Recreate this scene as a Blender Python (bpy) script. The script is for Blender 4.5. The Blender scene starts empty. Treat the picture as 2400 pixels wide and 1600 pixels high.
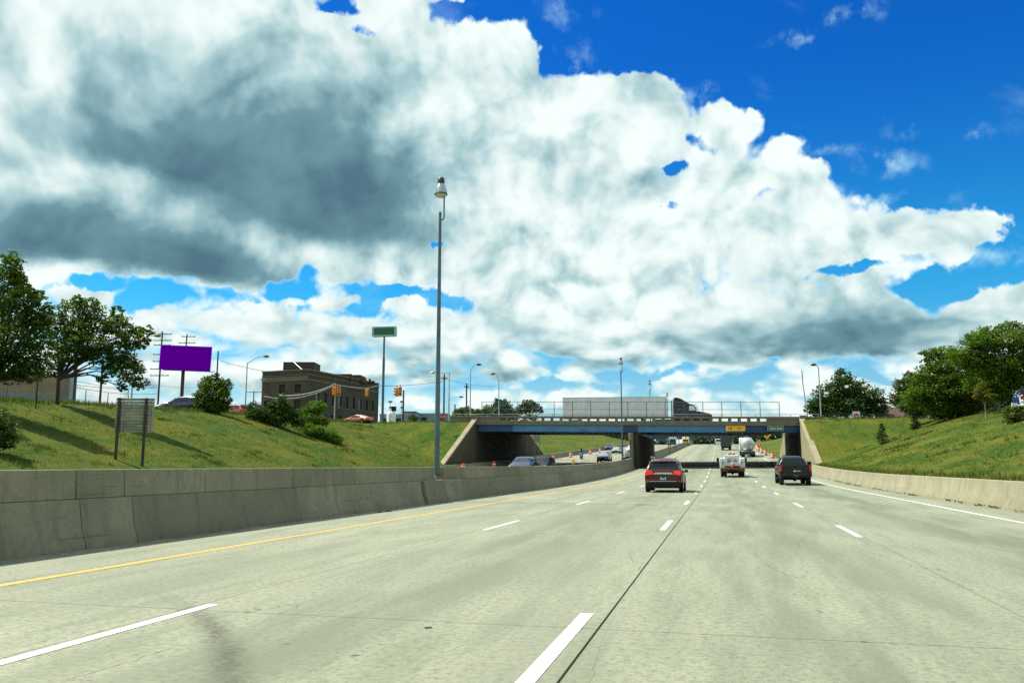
import bpy, bmesh, math, random
from mathutils import Vector, Matrix, noise as mnoise
R = math.radians
PI = math.pi
random.seed(7)
SC = bpy.context.scene
COL = SC.collection

# ------------------------------------------------------------------ camera
FPX = 1933.0                      # focal length in pixels of the 2400 px wide photograph
PITCH, YAW = R(8.5), R(14.07)     # camera looks up a little and to the left of the road axis (+Y)
CAMZ = 1.36
cam_d = bpy.data.cameras.new('camera')
cam_d.sensor_width = 36.0
cam_d.lens = FPX / 2400 * 36
cam_d.clip_start = 0.1
cam_d.clip_end = 9000
cam = bpy.data.objects.new('camera', cam_d)
cam.location = (0, 0, CAMZ)
cam.rotation_euler = (PI / 2 + PITCH, 0, YAW)
COL.objects.link(cam)
SC.camera = cam
SY, CY = math.sin(YAW), math.cos(YAW)


def ray(u, v):
    a, b = (u - 1200) / FPX, -(v - 800) / FPX
    F = math.cos(PITCH) - b * math.sin(PITCH)
    U = math.sin(PITCH) + b * math.cos(PITCH)
    return a, F, U               # right, forward (horizontal), up


def at(u, v, D):
    """world point seen at photo pixel (u, v), D metres straight ahead of the camera"""
    a, F, U = ray(u, v)
    s = D / F
    r, z = a * s, CAMZ + U * s
    return Vector((r * CY - D * SY, r * SY + D * CY, z))


def azel(u, v):
    a, F, U = ray(u, v)
    return math.atan2(a, F), math.atan2(U, math.hypot(a, F))


# ------------------------------------------------------------------ node maths
class S:
    def __init__(self, t, s): self.t, self.s = t, s
    def _m(self, op, b=None, c=None, clamp=False):
        n = self.t.nodes.new('ShaderNodeMath'); n.operation = op; n.use_clamp = clamp
        for i, x in enumerate((self, b, c)):
            if x is None: continue
            if isinstance(x, S): self.t.links.new(x.s, n.inputs[i])
            else: n.inputs[i].default_value = x
        return S(self.t, n.outputs[0])
    def __add__(s, o): return s._m('ADD', o)
    __radd__ = __add__
    def __mul__(s, o): return s._m('MULTIPLY', o)
    __rmul__ = __mul__
    def __sub__(s, o): return s._m('SUBTRACT', o)
    def __rsub__(s, o): return (s * -1.0) + o
    def __truediv__(s, o): return s._m('DIVIDE', o)
    def __pow__(s, o): return s._m('POWER', o)
    def exp(s): return s._m('EXPONENT')
    def log(s): return s._m('LOGARITHM', math.e)
    def clamp(s): return s._m('ADD', 0.0, clamp=True)
    def maxi(s, o): return s._m('MAXIMUM', o)
    def mini(s, o): return s._m('MINIMUM', o)
    def absv(s): return s._m('ABSOLUTE')
    def smooth(s, a, b):
        n = s.t.nodes.new('ShaderNodeMapRange'); n.interpolation_type = 'SMOOTHSTEP'
        s.t.links.new(s.s, n.inputs['Value'])
        n.inputs['From Min'].default_value = a; n.inputs['From Max'].default_value = b
        return S(s.t, n.outputs['Result'])


def vec3(t, x, y, z=0.0):
    n = t.nodes.new('ShaderNodeCombineXYZ')
    for i, k in enumerate((x, y, z)):
        if isinstance(k, S): t.links.new(k.s, n.inputs[i])
        else: n.inputs[i].default_value = k
    return S(t, n.outputs[0])


def sep(t, v):
    n = t.nodes.new('ShaderNodeSeparateXYZ'); t.links.new(v.s, n.inputs[0])
    return [S(t, o) for o in n.outputs]


def tnoise(t, v, scale, detail=4.0, rough=0.55, dist=0.0, color=False):
    n = t.nodes.new('ShaderNodeTexNoise')
    if v is not None: t.links.new(v.s, n.inputs['Vector'])
    n.inputs['Scale'].default_value = scale; n.inputs['Detail'].default_value = detail
    n.inputs['Roughness'].default_value = rough; n.inputs['Distortion'].default_value = dist
    return S(t, n.outputs['Color' if color else 'Fac'])


def tvor(t, v, scale, detail=0.0, rough=0.5, feature='F1', rnd=1.0, out='Distance'):
    n = t.nodes.new('ShaderNodeTexVoronoi'); n.feature = feature
    if v is not None: t.links.new(v.s, n.inputs['Vector'])
    n.inputs['Scale'].default_value = scale
    if 'Detail' in n.inputs: n.inputs['Detail'].default_value = detail
    if 'Roughness' in n.inputs: n.inputs['Roughness'].default_value = rough
    n.inputs['Randomness'].default_value = rnd
    return S(t, n.outputs[out])


def mixc(t, f, a, b, mode='MIX'):
    n = t.nodes.new('ShaderNodeMix'); n.data_type = 'RGBA'; n.blend_type = mode
    for i, x in ((0, f), (6, a), (7, b)):
        if isinstance(x, S): t.links.new(x.s, n.inputs[i])
        elif i == 0: n.inputs[0].default_value = x
        else: n.inputs[i].default_value = (*x, 1.0) if len(x) == 3 else x
    return S(t, n.outputs[2])


# ------------------------------------------------------------------ sky, clouds, sun, exposure
SUN_EL = R(57)
SUN_AZ = R(-84)                  # measured from +Y towards +X: the sun stands to the left, a touch ahead
world = bpy.data.worlds.new('World')
SC.world = world
world.use_nodes = True
WT = world.node_tree
WT.nodes.clear()
world.cycles.sampling_method = 'MANUAL'
world.cycles.sample_map_resolution = 512


def build_sky():
    t = WT
    tc = t.nodes.new('ShaderNodeTexCoord')
    d = S(t, tc.outputs['Generated'])
    x, y, z = sep(t, d)
    xr = x * CY + y * SY
    yr = y * CY - x * SY
    az = xr._m('ARCTAN2', yr)
    el = z._m('ARCSINE')
    elp = el.absv()
    c = elp + 0.33
    rr = (c * c + az * az)._m('SQRT')
    th, lr = az._m('ARCTAN2', c), rr.log()

    def n2(v, scale, detail=4.0, rough=0.55, color=False):
        n = t.nodes.new('ShaderNodeTexNoise'); n.noise_dimensions = '2D'
        t.links.new(v.s, n.inputs['Vector'])
        n.inputs['Scale'].default_value = scale; n.inputs['Detail'].default_value = detail
        n.inputs['Roughness'].default_value = rough
        return S(t, n.outputs['Color' if color else 'Fac'])

    def v2(v, scale, detail=2.0, rough=0.5):
        n = t.nodes.new('ShaderNodeTexVoronoi'); n.voronoi_dimensions = '2D'; n.feature = 'F1'
        t.links.new(v.s, n.inputs['Vector'])
        n.inputs['Scale'].default_value = scale; n.inputs['Detail'].default_value = detail
        n.inputs['Roughness'].default_value = rough
        return S(t, n.outputs['Distance'])

    def madd(v, k, w):
        m = t.nodes.new('ShaderNodeVectorMath'); m.operation = 'MULTIPLY_ADD'
        t.links.new(v.s, m.inputs[0]); m.inputs[1].default_value = k
        if isinstance(w, S): t.links.new(w.s, m.inputs[2])
        else: m.inputs[2].default_value = w
        return S(t, m.outputs[0])

    P0 = vec3(t, th, lr)
    # --- large layout: where cloud and clear sky lie, as soft lobes at given azimuth and elevation
    warp = n2(P0, 3.0, 5.0, 0.62, color=True)
    wv = madd(warp, (0.13, 0.085, 0.0), (-0.065, -0.0425, 0.0))
    wfine = n2(P0, 13.0, 5.0, 0.62, color=True)
    wv = madd(wfine, (0.060, 0.042, 0.0), madd(wv, (1, 1, 1), (-0.030, -0.021, 0.0)))
    vs = t.nodes.new('ShaderNodeVectorMath'); vs.operation = 'MULTIPLY_ADD'
    t.links.new(wv.s, vs.inputs[0]); t.links.new(vec3(t, rr, rr).s, vs.inputs[1]); t.links.new(vec3(t, az, elp).s, vs.inputs[2])
    AE = S(t, vs.outputs[0])
    vd = t.nodes.new('ShaderNodeVectorMath'); vd.operation = 'MULTIPLY_ADD'
    t.links.new(madd(warp, (0.10, 0.05, 0.0), madd(wfine, (0.035, 0.022, 0.0), (-0.0675, -0.036, 0.0))).s, vd.inputs[0])
    t.links.new(vec3(t, rr, rr).s, vd.inputs[1]); t.links.new(vec3(t, az, elp).s, vd.inputs[2])
    AED = S(t, vd.outputs[0])

    def lobe(u, v, ru, rv, w, rot=0.0, hard=1.4, below=None, space=None):
        a0, e0 = azel(u, v)
        a1, _e = azel(u + ru, v)
        _a, e1 = azel(u, v - rv)
        k = 1.9 - 0.45 * hard                     # harder lobes fall off nearer their rim
        m = t.nodes.new('ShaderNodeMapping'); m.vector_type = 'TEXTURE'
        t.links.new((space or AE).s, m.inputs[0])
        m.inputs['Location'].default_value = (a0, e0, 0)
        m.inputs['Rotation'].default_value = (0, 0, R(rot))
        m.inputs['Scale'].default_value = (abs(a1 - a0) * (1 + k * .6), abs(e1 - e0) * (1 + k * .6), 1)
        gr = t.nodes.new('ShaderNodeTexGradient'); gr.gradient_type = 'SPHERICAL'
        q = S(t, m.outputs[0])
        if below:                                 # flat-based cloud: the grey ends sooner downwards than upwards
            qx, qy, _q = sep(t, q)
            q = vec3(t, qx, qy + qy.mini(0.0) * (rv / below - 1.0))
        t.links.new(q.s, gr.inputs[0])
        mr = t.nodes.new('ShaderNodeMapRange'); mr.interpolation_type = 'SMOOTHSTEP'
        t.links.new(gr.outputs['Fac'], mr.inputs['Value'])
        mr.inputs['From Min'].default_value = 0; mr.inputs['From Max'].default_value = min(1.0, max(0.25, k * .8))
        mr.inputs['To Max'].default_value = w
        return S(t, mr.outputs['Result'])

    def total(lst, base, space=None):
        acc = None
        for l in lst:
            k = lobe(*l, space=space)
            acc = k if acc is None else acc + k
        return acc + base

    # (u, v, half width, half height, weight, tilt, edge hardness)
    cover = total([
        (2250, 60, 900, 330, -1.55, -12, 2.2),
        (1560, 40, 330, 110, -1.35, -8, 1.8),
        (1800, 140, 190, 110, -0.9, 0, 1.5),
        (1330, 90, 110, 80, -0.9, 0, 1.5),
        (2260, 330, 300, 150, -1.0, 0, 1.6),
        (1980, 200, 260, 150, -0.5, 0, 1.5),
        (1120, 50, 90, 40, -1.3, 0, 1.3),
        (815, 14, 44, 30, -1.2, 0, 1.3),
        (855, 72, 30, 18, -0.8, 0, 1.3),
        (2430, 480, 120, 150, -0.9, 0, 1.5),
        (2250, 655, 190, 36, -1.35, 6, 1.5),
        (2060, 622, 200, 16, -1.0, 3, 1.3),
        (2215, 720, 70, 56, -1.3, 30, 1.5),
        (1650, 330, 36, 20, -0.6, -30, 1.3),
        (1585, 262, 40, 40, -0.3, 0, 1.3),
        (2080, 450, 130, 50, -0.9, -10, 1.4),
        (1960, 350, 60, 36, -0.5, 0, 1.3),
        (1552, 395, 40, 14, -0.8, 0, 1.3),
        (1540, 500, 30, 16, -0.8, 0, 1.3),
        (1800, 460, 44, 20, -0.6, 20, 1.3),
        (690, 685, 150, 32, -1.05, 6, 1.5),
        (715, 640, 44, 18, -0.9, 0, 1.3),
        (330, 715, 66, 28, -1.25, 15, 1.4),
        (215, 675, 76, 18, -1.1, 5, 1.4),
        (970, 702, 130, 20, -1.05, -4, 1.5),
        (870, 725, 84, 20, -0.9, 20, 1.5),
        (1020, 572, 40, 12, -1.0, 0, 1.2),
        (1800, 838, 60, 11, -0.8, 0, 1.5),
        (1560, 866, 130, 13, -0.75, 0, 1.5),
        (1300, 892, 120, 12, -0.75, 0, 1.5),
        (1190, 905, 90, 10, -0.6, 0, 1.5),
        (1700, 905, 100, 7, -0.3, 0, 1.5),
        (1320, 700, 300, 22, 0.25, 0, 1.0),
        # solid cloud standing into the blue
        (1560, 250, 120, 90, 0.75, 0, 1.6),
        (1400, 265, 130, 72, 0.6, 4, 1.7),
        (1300, 270, 90, 70, 0.5, 0, 1.7),
        (1165, 150, 90, 84, 0.7, 0, 1.7),
        (1225, 160, 40, 40, 0.5, 0, 1.7),
        (1500, 200, 74, 44, 0.7, 0, 1.8),
        (1790, 262, 36, 30, 0.6, 0, 1.8),
        (1730, 270, 85, 42, 1.0, 12, 1.6),
        (1840, 330, 50, 26, 0.5, 0, 1.5),
        (1900, 430, 110, 40, 0.6, -15, 1.4),
        (2290, 545, 55, 46, 1.2, 0, 1.8),
        (2120, 560, 190, 50, 1.0, -4, 1.6),
        (2380, 730, 130, 90, 1.1, 0, 1.6),
        (1100, 5, 90, 22, 0.7, 0, 1.4),
        (930, 715, 50, 16, 0.9, 0, 1.4),
        (690, 708, 34, 12, 0.7, 0, 1.4),
        (225, 690, 24, 22, 0.7, 0, 1.4),
        (600, 705, 50, 16, 0.6, 0, 1.4),
        (1340, 480, 230, 120, 0.35, 0, 1.2),
        (1560, 735, 120, 40, 0.35, 0, 1.2),
        (1300, 730, 160, 40, 0.2, 0, 1.2),
        (420, 930, 120, 60, 0.5, 0, 1.2),
        (1950, 900, 300, 70, 0.45, 0, 1.2),
        (420, 780, 130, 50, 0.35, 0, 1.3),
        (900, 330, 900, 420, 0.22, -8, 1.5),
        (1500, 560, 700, 150, 0.25, 0, 1.4),
        (1500, 780, 900, 90, 0.10, 0, 1.2),
    ], 0.90)

    def field(shift, det):
        v = madd(P0, (1, 1, 1), shift)
        dw = n2(v, 5.0, 2.0, 0.5, color=True)
        w = madd(dw, (0.10, 0.10, 0.0), v)
        n = n2(w, 4.2, det, 0.60)
        p1 = v2(w, 8.5, 3.0, 0.55)
        return (n - 0.5) * 1.25 + (0.40 - p1) * 0.85

    f0 = field((0.0, 0.0, 0.0), 7.0)
    f1 = field((-0.02, 0.05, 0.0), 3.0)
    g0 = field((0.0, 0.0, 0.0), 3.0)
    veil = n2(madd(P0, (1.0, 2.0, 0.0), (8.0, 3.0, 0.0)), 3.6, 6.0, 0.62)
    tatter = n2(P0, 16.0, 5.0, 0.65)
    wisps = veil.smooth(0.58, 0.90) * 0.25 + total([
        (1950, 58, 100, 16, 1.0, 8, 1.0), (2075, 388, 54, 24, 1.0, -10, 1.0), (1345, 135, 26, 34, 1.0, 20, 1.0),
        (1900, 355, 90, 18, 1.0, -14, 1.0), (2275, 285, 50, 14, 0.8, 0, 1.0), (2110, 295, 30, 20, 0.7, 30, 1.0),
        (2060, 485, 130, 14, 1.0, 4, 1.0), (2350, 600, 90, 16, 0.9, 6, 1.0), (1640, 205, 30, 24, 0.9, 0, 1.0), (1330, 20, 50, 20, 0.8, 0, 1.0)], 0.0) * tatter.smooth(0.42, 0.72) * 0.62

    # --- low band: rows of smaller clouds far off, with their own sunlit tops and grey bases
    Q0 = vec3(t, az, elp * 2.0)

    def lowfield(shift, det):
        v = madd(Q0, (1, 1, 1), shift)
        w = madd(n2(v, 9.0, 2.0, 0.5, color=True), (0.05, 0.05, 0.0), v)
        return (n2(w, 7.5, det, 0.58) - 0.5) * 1.5 + (0.42 - v2(w, 15.0, 2.0, 0.5)) * 0.7

    l0 = lowfield((3.1, 0.4, 0.0), 6.0)
    l1 = lowfield((3.1, 0.435, 0.0), 3.0)
    lowm = (el.smooth(0.115, 0.20) * -1.0 + 1.0)

    # --- grey undersides: broad thick cloud bodies and small ones
    dark = total([
        (690, 500, 370, 270, 0.68, -9, 1.5, 66),
        (330, 372, 250, 80, 0.42, -8, 1.4, 34),
        (600, 440, 200, 120, 0.20, -14, 1.3, 60),
        (850, 470, 120, 170, 0.24, 0, 1.5, 70),
        (600, 240, 480, 190, 0.24, 0, 1.0),
        (270, 605, 440, 120, 0.88, -4, 1.6, 36),
        (430, 625, 170, 60, 0.20, -3, 1.5, 26),
        (60, 470, 150, 40, 0.18, 0, 1.2),
        (1960, 812, 330, 84, 0.74, 2, 1.5, 24),
        (1950, 745, 300, 60, 0.16, 0, 1.2),
        (1200, 770, 110, 40, 0.34, 0, 1.4, 16),
        (1330, 810, 90, 30, 0.28, 0, 1.4, 14),
        (1360, 660, 90, 18, 0.30, 0, 1.4, 12),
        (820, 860, 190, 60, 0.22, 0, 1.3, 26),
        (1130, 895, 210, 40, 0.40, 0, 1.4, 18),
        (1300, 340, 100, 24, 0.16, 0, 1.2),
        (430, 880, 260, 40, 0.14, 0, 1.2),
        (1620, 800, 150, 40, 0.22, 0, 1.3, 18),
        (1350, 540, 300, 30, 0.10, 0, 1.2),
        (1930, 590, 180, 30, 0.14, 0, 1.2),
        (720, 780, 130, 30, 0.12, 0, 1.2),
        (2320, 800, 120, 40, 0.08, 0, 1.2),
        (640, 590, 80, 26, -0.12, -10, 1.4),
        (790, 535, 240, 60, 0.22, -4, 1.6, 30),
    ], 0.0, AED)
    lowcov = total([(1320, 745, 330, 46, 0.35, 0, 1.5), (1800, 730, 420, 90, 0.55, 0, 1.4), (2380, 760, 200, 120, 0.6, 0, 1.4), (450, 760, 300, 50, 0.25, 0, 1.3),
                    (1540, 868, 150, 13, -0.55, 0, 1.5), (1250, 905, 160, 12, -0.5, 0, 1.5), (690, 700, 200, 30, -0.25, 4, 1.4), (970, 705, 150, 20, -0.25, 0, 1.4),
                    (1800, 838, 60, 10, -0.6, 0, 1.5)], 0.63) + l0 * 1.0
    densH = cover + dark.maxi(0.0) * 0.7 + f0 * 0.95
    dens = densH + (lowcov + dark.maxi(0.0) * 0.5 - densH) * lowm
    alpha = dens.smooth(0.06, 0.50)
    low = (1.0 - el.smooth(0.02, 0.26))          # nearer the horizon more cloud sides and bases are seen
    soft = n2(madd(P0, (1, 1, 1), (5.0, 1.0, 0.0)), 4.0, 5.0, 0.5) - 0.5
    mott = n2(madd(P0, (1.0, 1.5, 1), (2.0, 7.0, 0.0)), 5.5, 6.0, 0.55)
    rel = (f1 - g0) * 0.52
    rel = rel + ((l1 - l0) * 0.95 + 0.05 - rel) * lowm
    shade = dark.maxi(0.0).mini(0.9) * (soft * 0.55 + 0.84) + 0.11 + rel * 0.85 * (1.0 - dark.clamp() * 0.65) \
        + (mott - 0.46).maxi(0.0) * 0.40
    shade = (shade - (dens.smooth(0.10, 0.55) * -1.0 + 1.0) * 0.25).clamp()
    ramp = t.nodes.new('ShaderNodeValToRGB')
    t.links.new(shade.s, ramp.inputs[0])
    els = ramp.color_ramp.elements
    els[0].position = 0.0; els[0].color = (0.86, 0.95, 0.93, 1)
    els[1].position = 1.0; els[1].color = (0.080, 0.172, 0.225, 1)
    for p, c in ((0.18, (0.70, 0.83, 0.82, 1)), (0.42, (0.38, 0.57, 0.60, 1)), (0.68, (0.155, 0.305, 0.36, 1))):
        e = els.new(p); e.color = c
    cloud = mixc(t, (alpha * -1.0 + 1.0) * 0.8, S(t, ramp.outputs[0]), (0.45, 0.86, 0.98))

    # --- clear sky: physical sky, its colour deepened as the photograph's is
    sky = t.nodes.new('ShaderNodeTexSky')
    sky.sky_type = 'NISHITA'; sky.sun_disc = False
    sky.sun_elevation = SUN_EL; sky.sun_rotation = SUN_AZ
    sky.altitude = 180; sky.air_density = 1.0; sky.dust_density = 0.3; sky.ozone_density = 2.0
    g = t.nodes.new('ShaderNodeHueSaturation')
    g.inputs['Saturation'].default_value = 1.42; g.inputs['Value'].default_value = 1.0
    t.links.new(sky.outputs[0], g.inputs['Color'])
    tint = mixc(t, el.smooth(0.16, 0.50), (0.30, 1.16, 1.24), (0.20, 0.76, 1.24))
    tint = mixc(t, el.smooth(0.04, 0.22), (0.80, 0.94, 1.02), tint)
    blue = mixc(t, 1.0, S(t, g.outputs[0]), tint, 'MULTIPLY')
    b1 = t.nodes.new('ShaderNodeBackground'); b1.inputs['Strength'].default_value = SKY_STRENGTH
    t.links.new(blue.s, b1.inputs['Color'])
    b2 = t.nodes.new('ShaderNodeBackground'); b2.inputs['Strength'].default_value = CLOUD_STRENGTH
    t.links.new(cloud.s, b2.inputs['Color'])
    mx = t.nodes.new('ShaderNodeMixShader')
    fac = (alpha + wisps * (alpha * -1.0 + 1.0)).clamp()
    t.links.new(fac.s, mx.inputs[0])
    t.links.new(b1.outputs[0], mx.inputs[1]); t.links.new(b2.outputs[0], mx.inputs[2])
    out = t.nodes.new('ShaderNodeOutputWorld')
    t.links.new(mx.outputs[0], out.inputs['Surface'])


SKY_STRENGTH = 0.075
CLOUD_STRENGTH = 0.67
build_sky()
sun_d = bpy.data.lights.new('sun', 'SUN')
sun_d.energy = 5.0
sun_d.angle = R(0.5)
sun_d.color = (0.985, 0.96, 0.82)
sun = bpy.data.objects.new('sun', sun_d)
COL.objects.link(sun)
sdir = Vector((math.sin(SUN_AZ) * math.cos(SUN_EL), math.cos(SUN_AZ) * math.cos(SUN_EL), math.sin(SUN_EL)))
sun.rotation_euler = sdir.to_track_quat('Z', 'Y').to_euler()
sun.location = (-40, 10, 60)
SC.view_settings.view_transform = 'Standard'
SC.view_settings.look = 'None'
SC.view_settings.exposure = 0.70
SC.view_settings.gamma = 1.0
SC.view_settings.use_curve_mapping = False
SC.cycles.max_bounces = 6
SC.cycles.transparent_max_bounces = 8
SC.cycles.use_denoising = False
SC.cycles.use_adaptive_sampling = True
SC.cycles.adaptive_threshold = 0.01
SC.cycles.caustics_reflective = False
SC.cycles.caustics_refractive = False
SC.cycles.sample_clamp_indirect = 3.0

# ------------------------------------------------------------------ object helpers
KIDS = {}


def link(o, parent=None):
    COL.objects.link(o)
    if parent is not None:
        o.parent = parent
        KIDS.setdefault(parent.name, []).append(o)
    return o


def tag(o, label=None, cat=None, group=None, kind=None):
    if label: o['label'] = label
    if cat: o['category'] = cat
    if group: o['group'] = group
    if kind: o['kind'] = kind
    return o


def thing(name, label, cat, loc=(0, 0, 0), rz=0.0, group=None):
    o = bpy.data.objects.new(name, None)
    o.empty_display_size = 0.3
    COL.objects.link(o)
    o.location = loc
    o.rotation_euler = (0, 0, rz)
    return tag(o, label, cat, group)


def copy_tree(o, parent=None):
    c = o.copy()
    COL.objects.link(c)
    if parent is not None:
        c.parent = parent
        KIDS.setdefault(parent.name, []).append(c)
    for ch in list(KIDS.get(o.name, [])):
        copy_tree(ch, c)
    return c


class MB:
    """collects shapes into one mesh"""
    def __init__(s): s.v, s.f, s.sm = [], [], []

    def add(s, vs, fs, smooth=False, M=None):
        n = len(s.v)
        s.v += [tuple(M @ Vector(p)) for p in vs] if M is not None else [tuple(p) for p in vs]
        s.f += [tuple(i + n for i in f) for f in fs]
        s.sm += [smooth] * len(fs)
        return s

    def box(s, c, d, rz=0.0, M=None):
        hx, hy, hz = d[0] / 2, d[1] / 2, d[2] / 2
        cs, sn = math.cos(rz), math.sin(rz)
        vs = []
        for k in (-1, 1):
            for x, y in ((-1, -1), (1, -1), (1, 1), (-1, 1)):
                px, py = x * hx, y * hy
                vs.append((c[0] + px * cs - py * sn, c[1] + px * sn + py * cs, c[2] + k * hz))
        return s.add(vs, [(3, 2, 1, 0), (4, 5, 6, 7), (0, 1, 5, 4), (1, 2, 6, 5), (2, 3, 7, 6), (3, 0, 4, 7)], M=M)

    def tube(s, pts, rad, n=8, M=None, caps=True):
        """round bar through points; rad is a number or one per point"""
        pts = [Vector(p) for p in pts]
        rads = [rad] * len(pts) if not hasattr(rad, '__len__') else rad
        vs, fs = [], []
        up = None
        for i, p in enumerate(pts):
            a = pts[max(0, i - 1)]; b = pts[min(len(pts) - 1, i + 1)]
            t = (b - a).normalized()
            if up is None:
                ref = Vector((1, 0, 0)) if abs(t.x) < 0.9 else Vector((0, 1, 0))
                up = (ref - t * ref.dot(t)).normalized()
            else:
                up = (up - t * up.dot(t))
                up = up.normalized() if up.length > 1e-6 else Vector((1, 0, 0))
            w = t.cross(up)
            for k in range(n):
                an = 2 * PI * k / n
                vs.append(p + (up * math.cos(an) + w * math.sin(an)) * rads[i])
        for i in range(len(pts) - 1):
            for k in range(n):
                k2 = (k + 1) % n
                fs.append((i * n + k, i * n + k2, (i + 1) * n + k2, (i + 1) * n + k))
        if caps:
            fs.append(tuple(range(n))[::-1])
            fs.append(tuple((len(pts) - 1) * n + k for k in range(n)))
        return s.add(vs, fs, True, M)

    def lathe(s, prof, n=16, M=None, smooth=True):
        """profile of (radius, z) turned about z"""
        vs, fs = [], []
        for r, z in prof:
            for k in range(n):
                a = 2 * PI * k / n
                vs.append((r * math.cos(a), r * math.sin(a), z))
        for i in range(len(prof) - 1):
            for k in range(n):
                k2 = (k + 1) % n
                fs.append((i * n + k, i * n + k2, (i + 1) * n + k2, (i + 1) * n + k))
        fs.append(tuple(range(n))[::-1])
        fs.append(tuple((len(prof) - 1) * n + k for k in range(n)))
        return s.add(vs, fs, smooth, M)

    def prism(s, poly, d, M=None):
        """planar polygon of 3-D points pushed along vector d"""
        n = len(poly)
        d = Vector(d)
        vs = [Vector(p) for p in poly] + [Vector(p) + d for p in poly]
        fs = [tuple(range(n))[::-1], tuple(range(n, 2 * n))]
        for i in range(n):
            j = (i + 1) % n
            fs.append((i, j, n + j, n + i))
        return s.add(vs, fs, M=M)

    def panel(s, poly, off=0.006, th=0.012, inset=0.0, M=None):
        """thin pane standing a little proud of the polygon's plane"""
        P = [Vector(p) for p in poly]
        c = sum(P, Vector()) / len(P)
        nrm = (P[1] - P[0]).cross(P[2] - P[0]).normalized()
        if inset: P = [p + (c - p).normalized() * inset for p in P]
        return s.prism([p + nrm * (off - th) for p in P], nrm * th, M=M)

    def build(s, name, mat, parent=None, bevel=0.0, seg=2, smooth=None, loc=None, rz=0.0, autos=True):
        me = bpy.data.meshes.new(name)
        me.from_pydata(s.v, [], s.f)
        me.materials.append(mat)
        bm = bmesh.new(); bm.from_mesh(me)
        bmesh.ops.recalc_face_normals(bm, faces=bm.faces)
        bm.to_mesh(me); bm.free()
        me.polygons.foreach_set('use_smooth', [bool(x) if smooth is None else smooth for x in s.sm])
        if autos: me.set_sharp_from_angle(angle=R(42))
        me.update()
        o = bpy.data.objects.new(name, me)
        if loc is not None: o.location = loc
        if rz: o.rotation_euler = (0, 0, rz)
        if bevel:
            b = o.modifiers.new('bevel', 'BEVEL'); b.width = bevel; b.segments = seg; b.limit_method = 'ANGLE'
            b.angle_limit = R(35)
        return link(o, parent)


def rawmesh(name, vs, fs, mat, parent=None, smooth=False):
    me = bpy.data.meshes.new(name)
    me.from_pydata(vs, [], fs)
    me.materials.append(mat)
    if smooth: me.polygons.foreach_set('use_smooth', [True] * len(fs))
    me.update()
    return link(bpy.data.objects.new(name, me), parent)


def text_mesh(name, s, size, mat, parent, loc, rot, sx=1.0, extrude=0.004, spacing=1.0, bold=0.0):
    c = bpy.data.curves.new(name, 'FONT')
    c.body = s; c.size = size; c.extrude = extrude; c.align_x = 'CENTER'; c.align_y = 'CENTER'
    c.space_character = spacing; c.offset = bold
    tmp = bpy.data.objects.new(name, c)
    COL.objects.link(tmp)
    dg = bpy.context.evaluated_depsgraph_get()
    me = bpy.data.meshes.new_from_object(tmp.evaluated_get(dg))
    bpy.data.objects.remove(tmp)
    me.materials.clear(); me.materials.append(mat)
    o = bpy.data.objects.new(name, me)
    o.location = loc; o.rotation_euler = rot; o.scale = (sx, 1, 1)
    return link(o, parent)


# ------------------------------------------------------------------ materials
MATS = {}


def bsdf_mat(name):
    m = bpy.data.materials.new(name)
    m.use_nodes = True
    t = m.node_tree
    t.nodes.clear()
    b = t.nodes.new('ShaderNodeBsdfPrincipled')
    o = t.nodes.new('ShaderNodeOutputMaterial')
    t.links.new(b.outputs[0], o.inputs[0])
    return m, t, b


def texco(t, which='Object'):
    n = t.nodes.new('ShaderNodeTexCoord')
    return S(t, n.outputs[which])


def wpos(t):
    return S(t, t.nodes.new('ShaderNodeNewGeometry').outputs['Position'])


def bump(t, b, h, strength, dist):
    n = t.nodes.new('ShaderNodeBump')
    n.inputs['Strength'].default_value = strength; n.inputs['Distance'].default_value = dist
    t.links.new(h.s, n.inputs['Height'])
    t.links.new(n.outputs[0], b.inputs['Normal'])


def setc(t, b, c): t.links.new(c.s, b.inputs['Base Color'])


def pm(name, col, rough=0.6, metal=0.0, var=0.18, scale=2.5, bmp=0.0, dirt=None, coat=0.0, rnd=0.0, spec=0.5):
    """painted / plain material with mottled wear"""
    if name in MATS: return MATS[name]
    m, t, b = bsdf_mat(name)
    co = texco(t)
    n = tnoise(t, co, scale, 5.0, 0.6)
    lo = tuple(c * (1 - var) for c in col); hi = tuple(min(1, c * (1 + var)) for c in col)
    c = mixc(t, n.smooth(0.3, 0.7), lo, hi)
    if rnd:
        oi = t.nodes.new('ShaderNodeObjectInfo')
        r = S(t, oi.outputs['Random'])
        c = mixc(t, r * rnd, c, tuple(x * 0.45 for x in col))
    if dirt:
        d = tnoise(t, co, scale * 0.7, 6.0, 0.65)
        c = mixc(t, d.smooth(0.52, 0.75) * 0.8, c, dirt)
    setc(t, b, c)
    b.inputs['Roughness'].default_value = rough
    b.inputs['Metallic'].default_value = metal
    b.inputs['Coat Weight'].default_value = coat
    b.inputs['Coat Roughness'].default_value = 0.06
    b.inputs['Specular IOR Level'].default_value = spec
    if bmp:
        bump(t, b, tnoise(t, co, scale * 9, 4.0, 0.6), bmp, 0.02)
    MATS[name] = m
    return m


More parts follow.
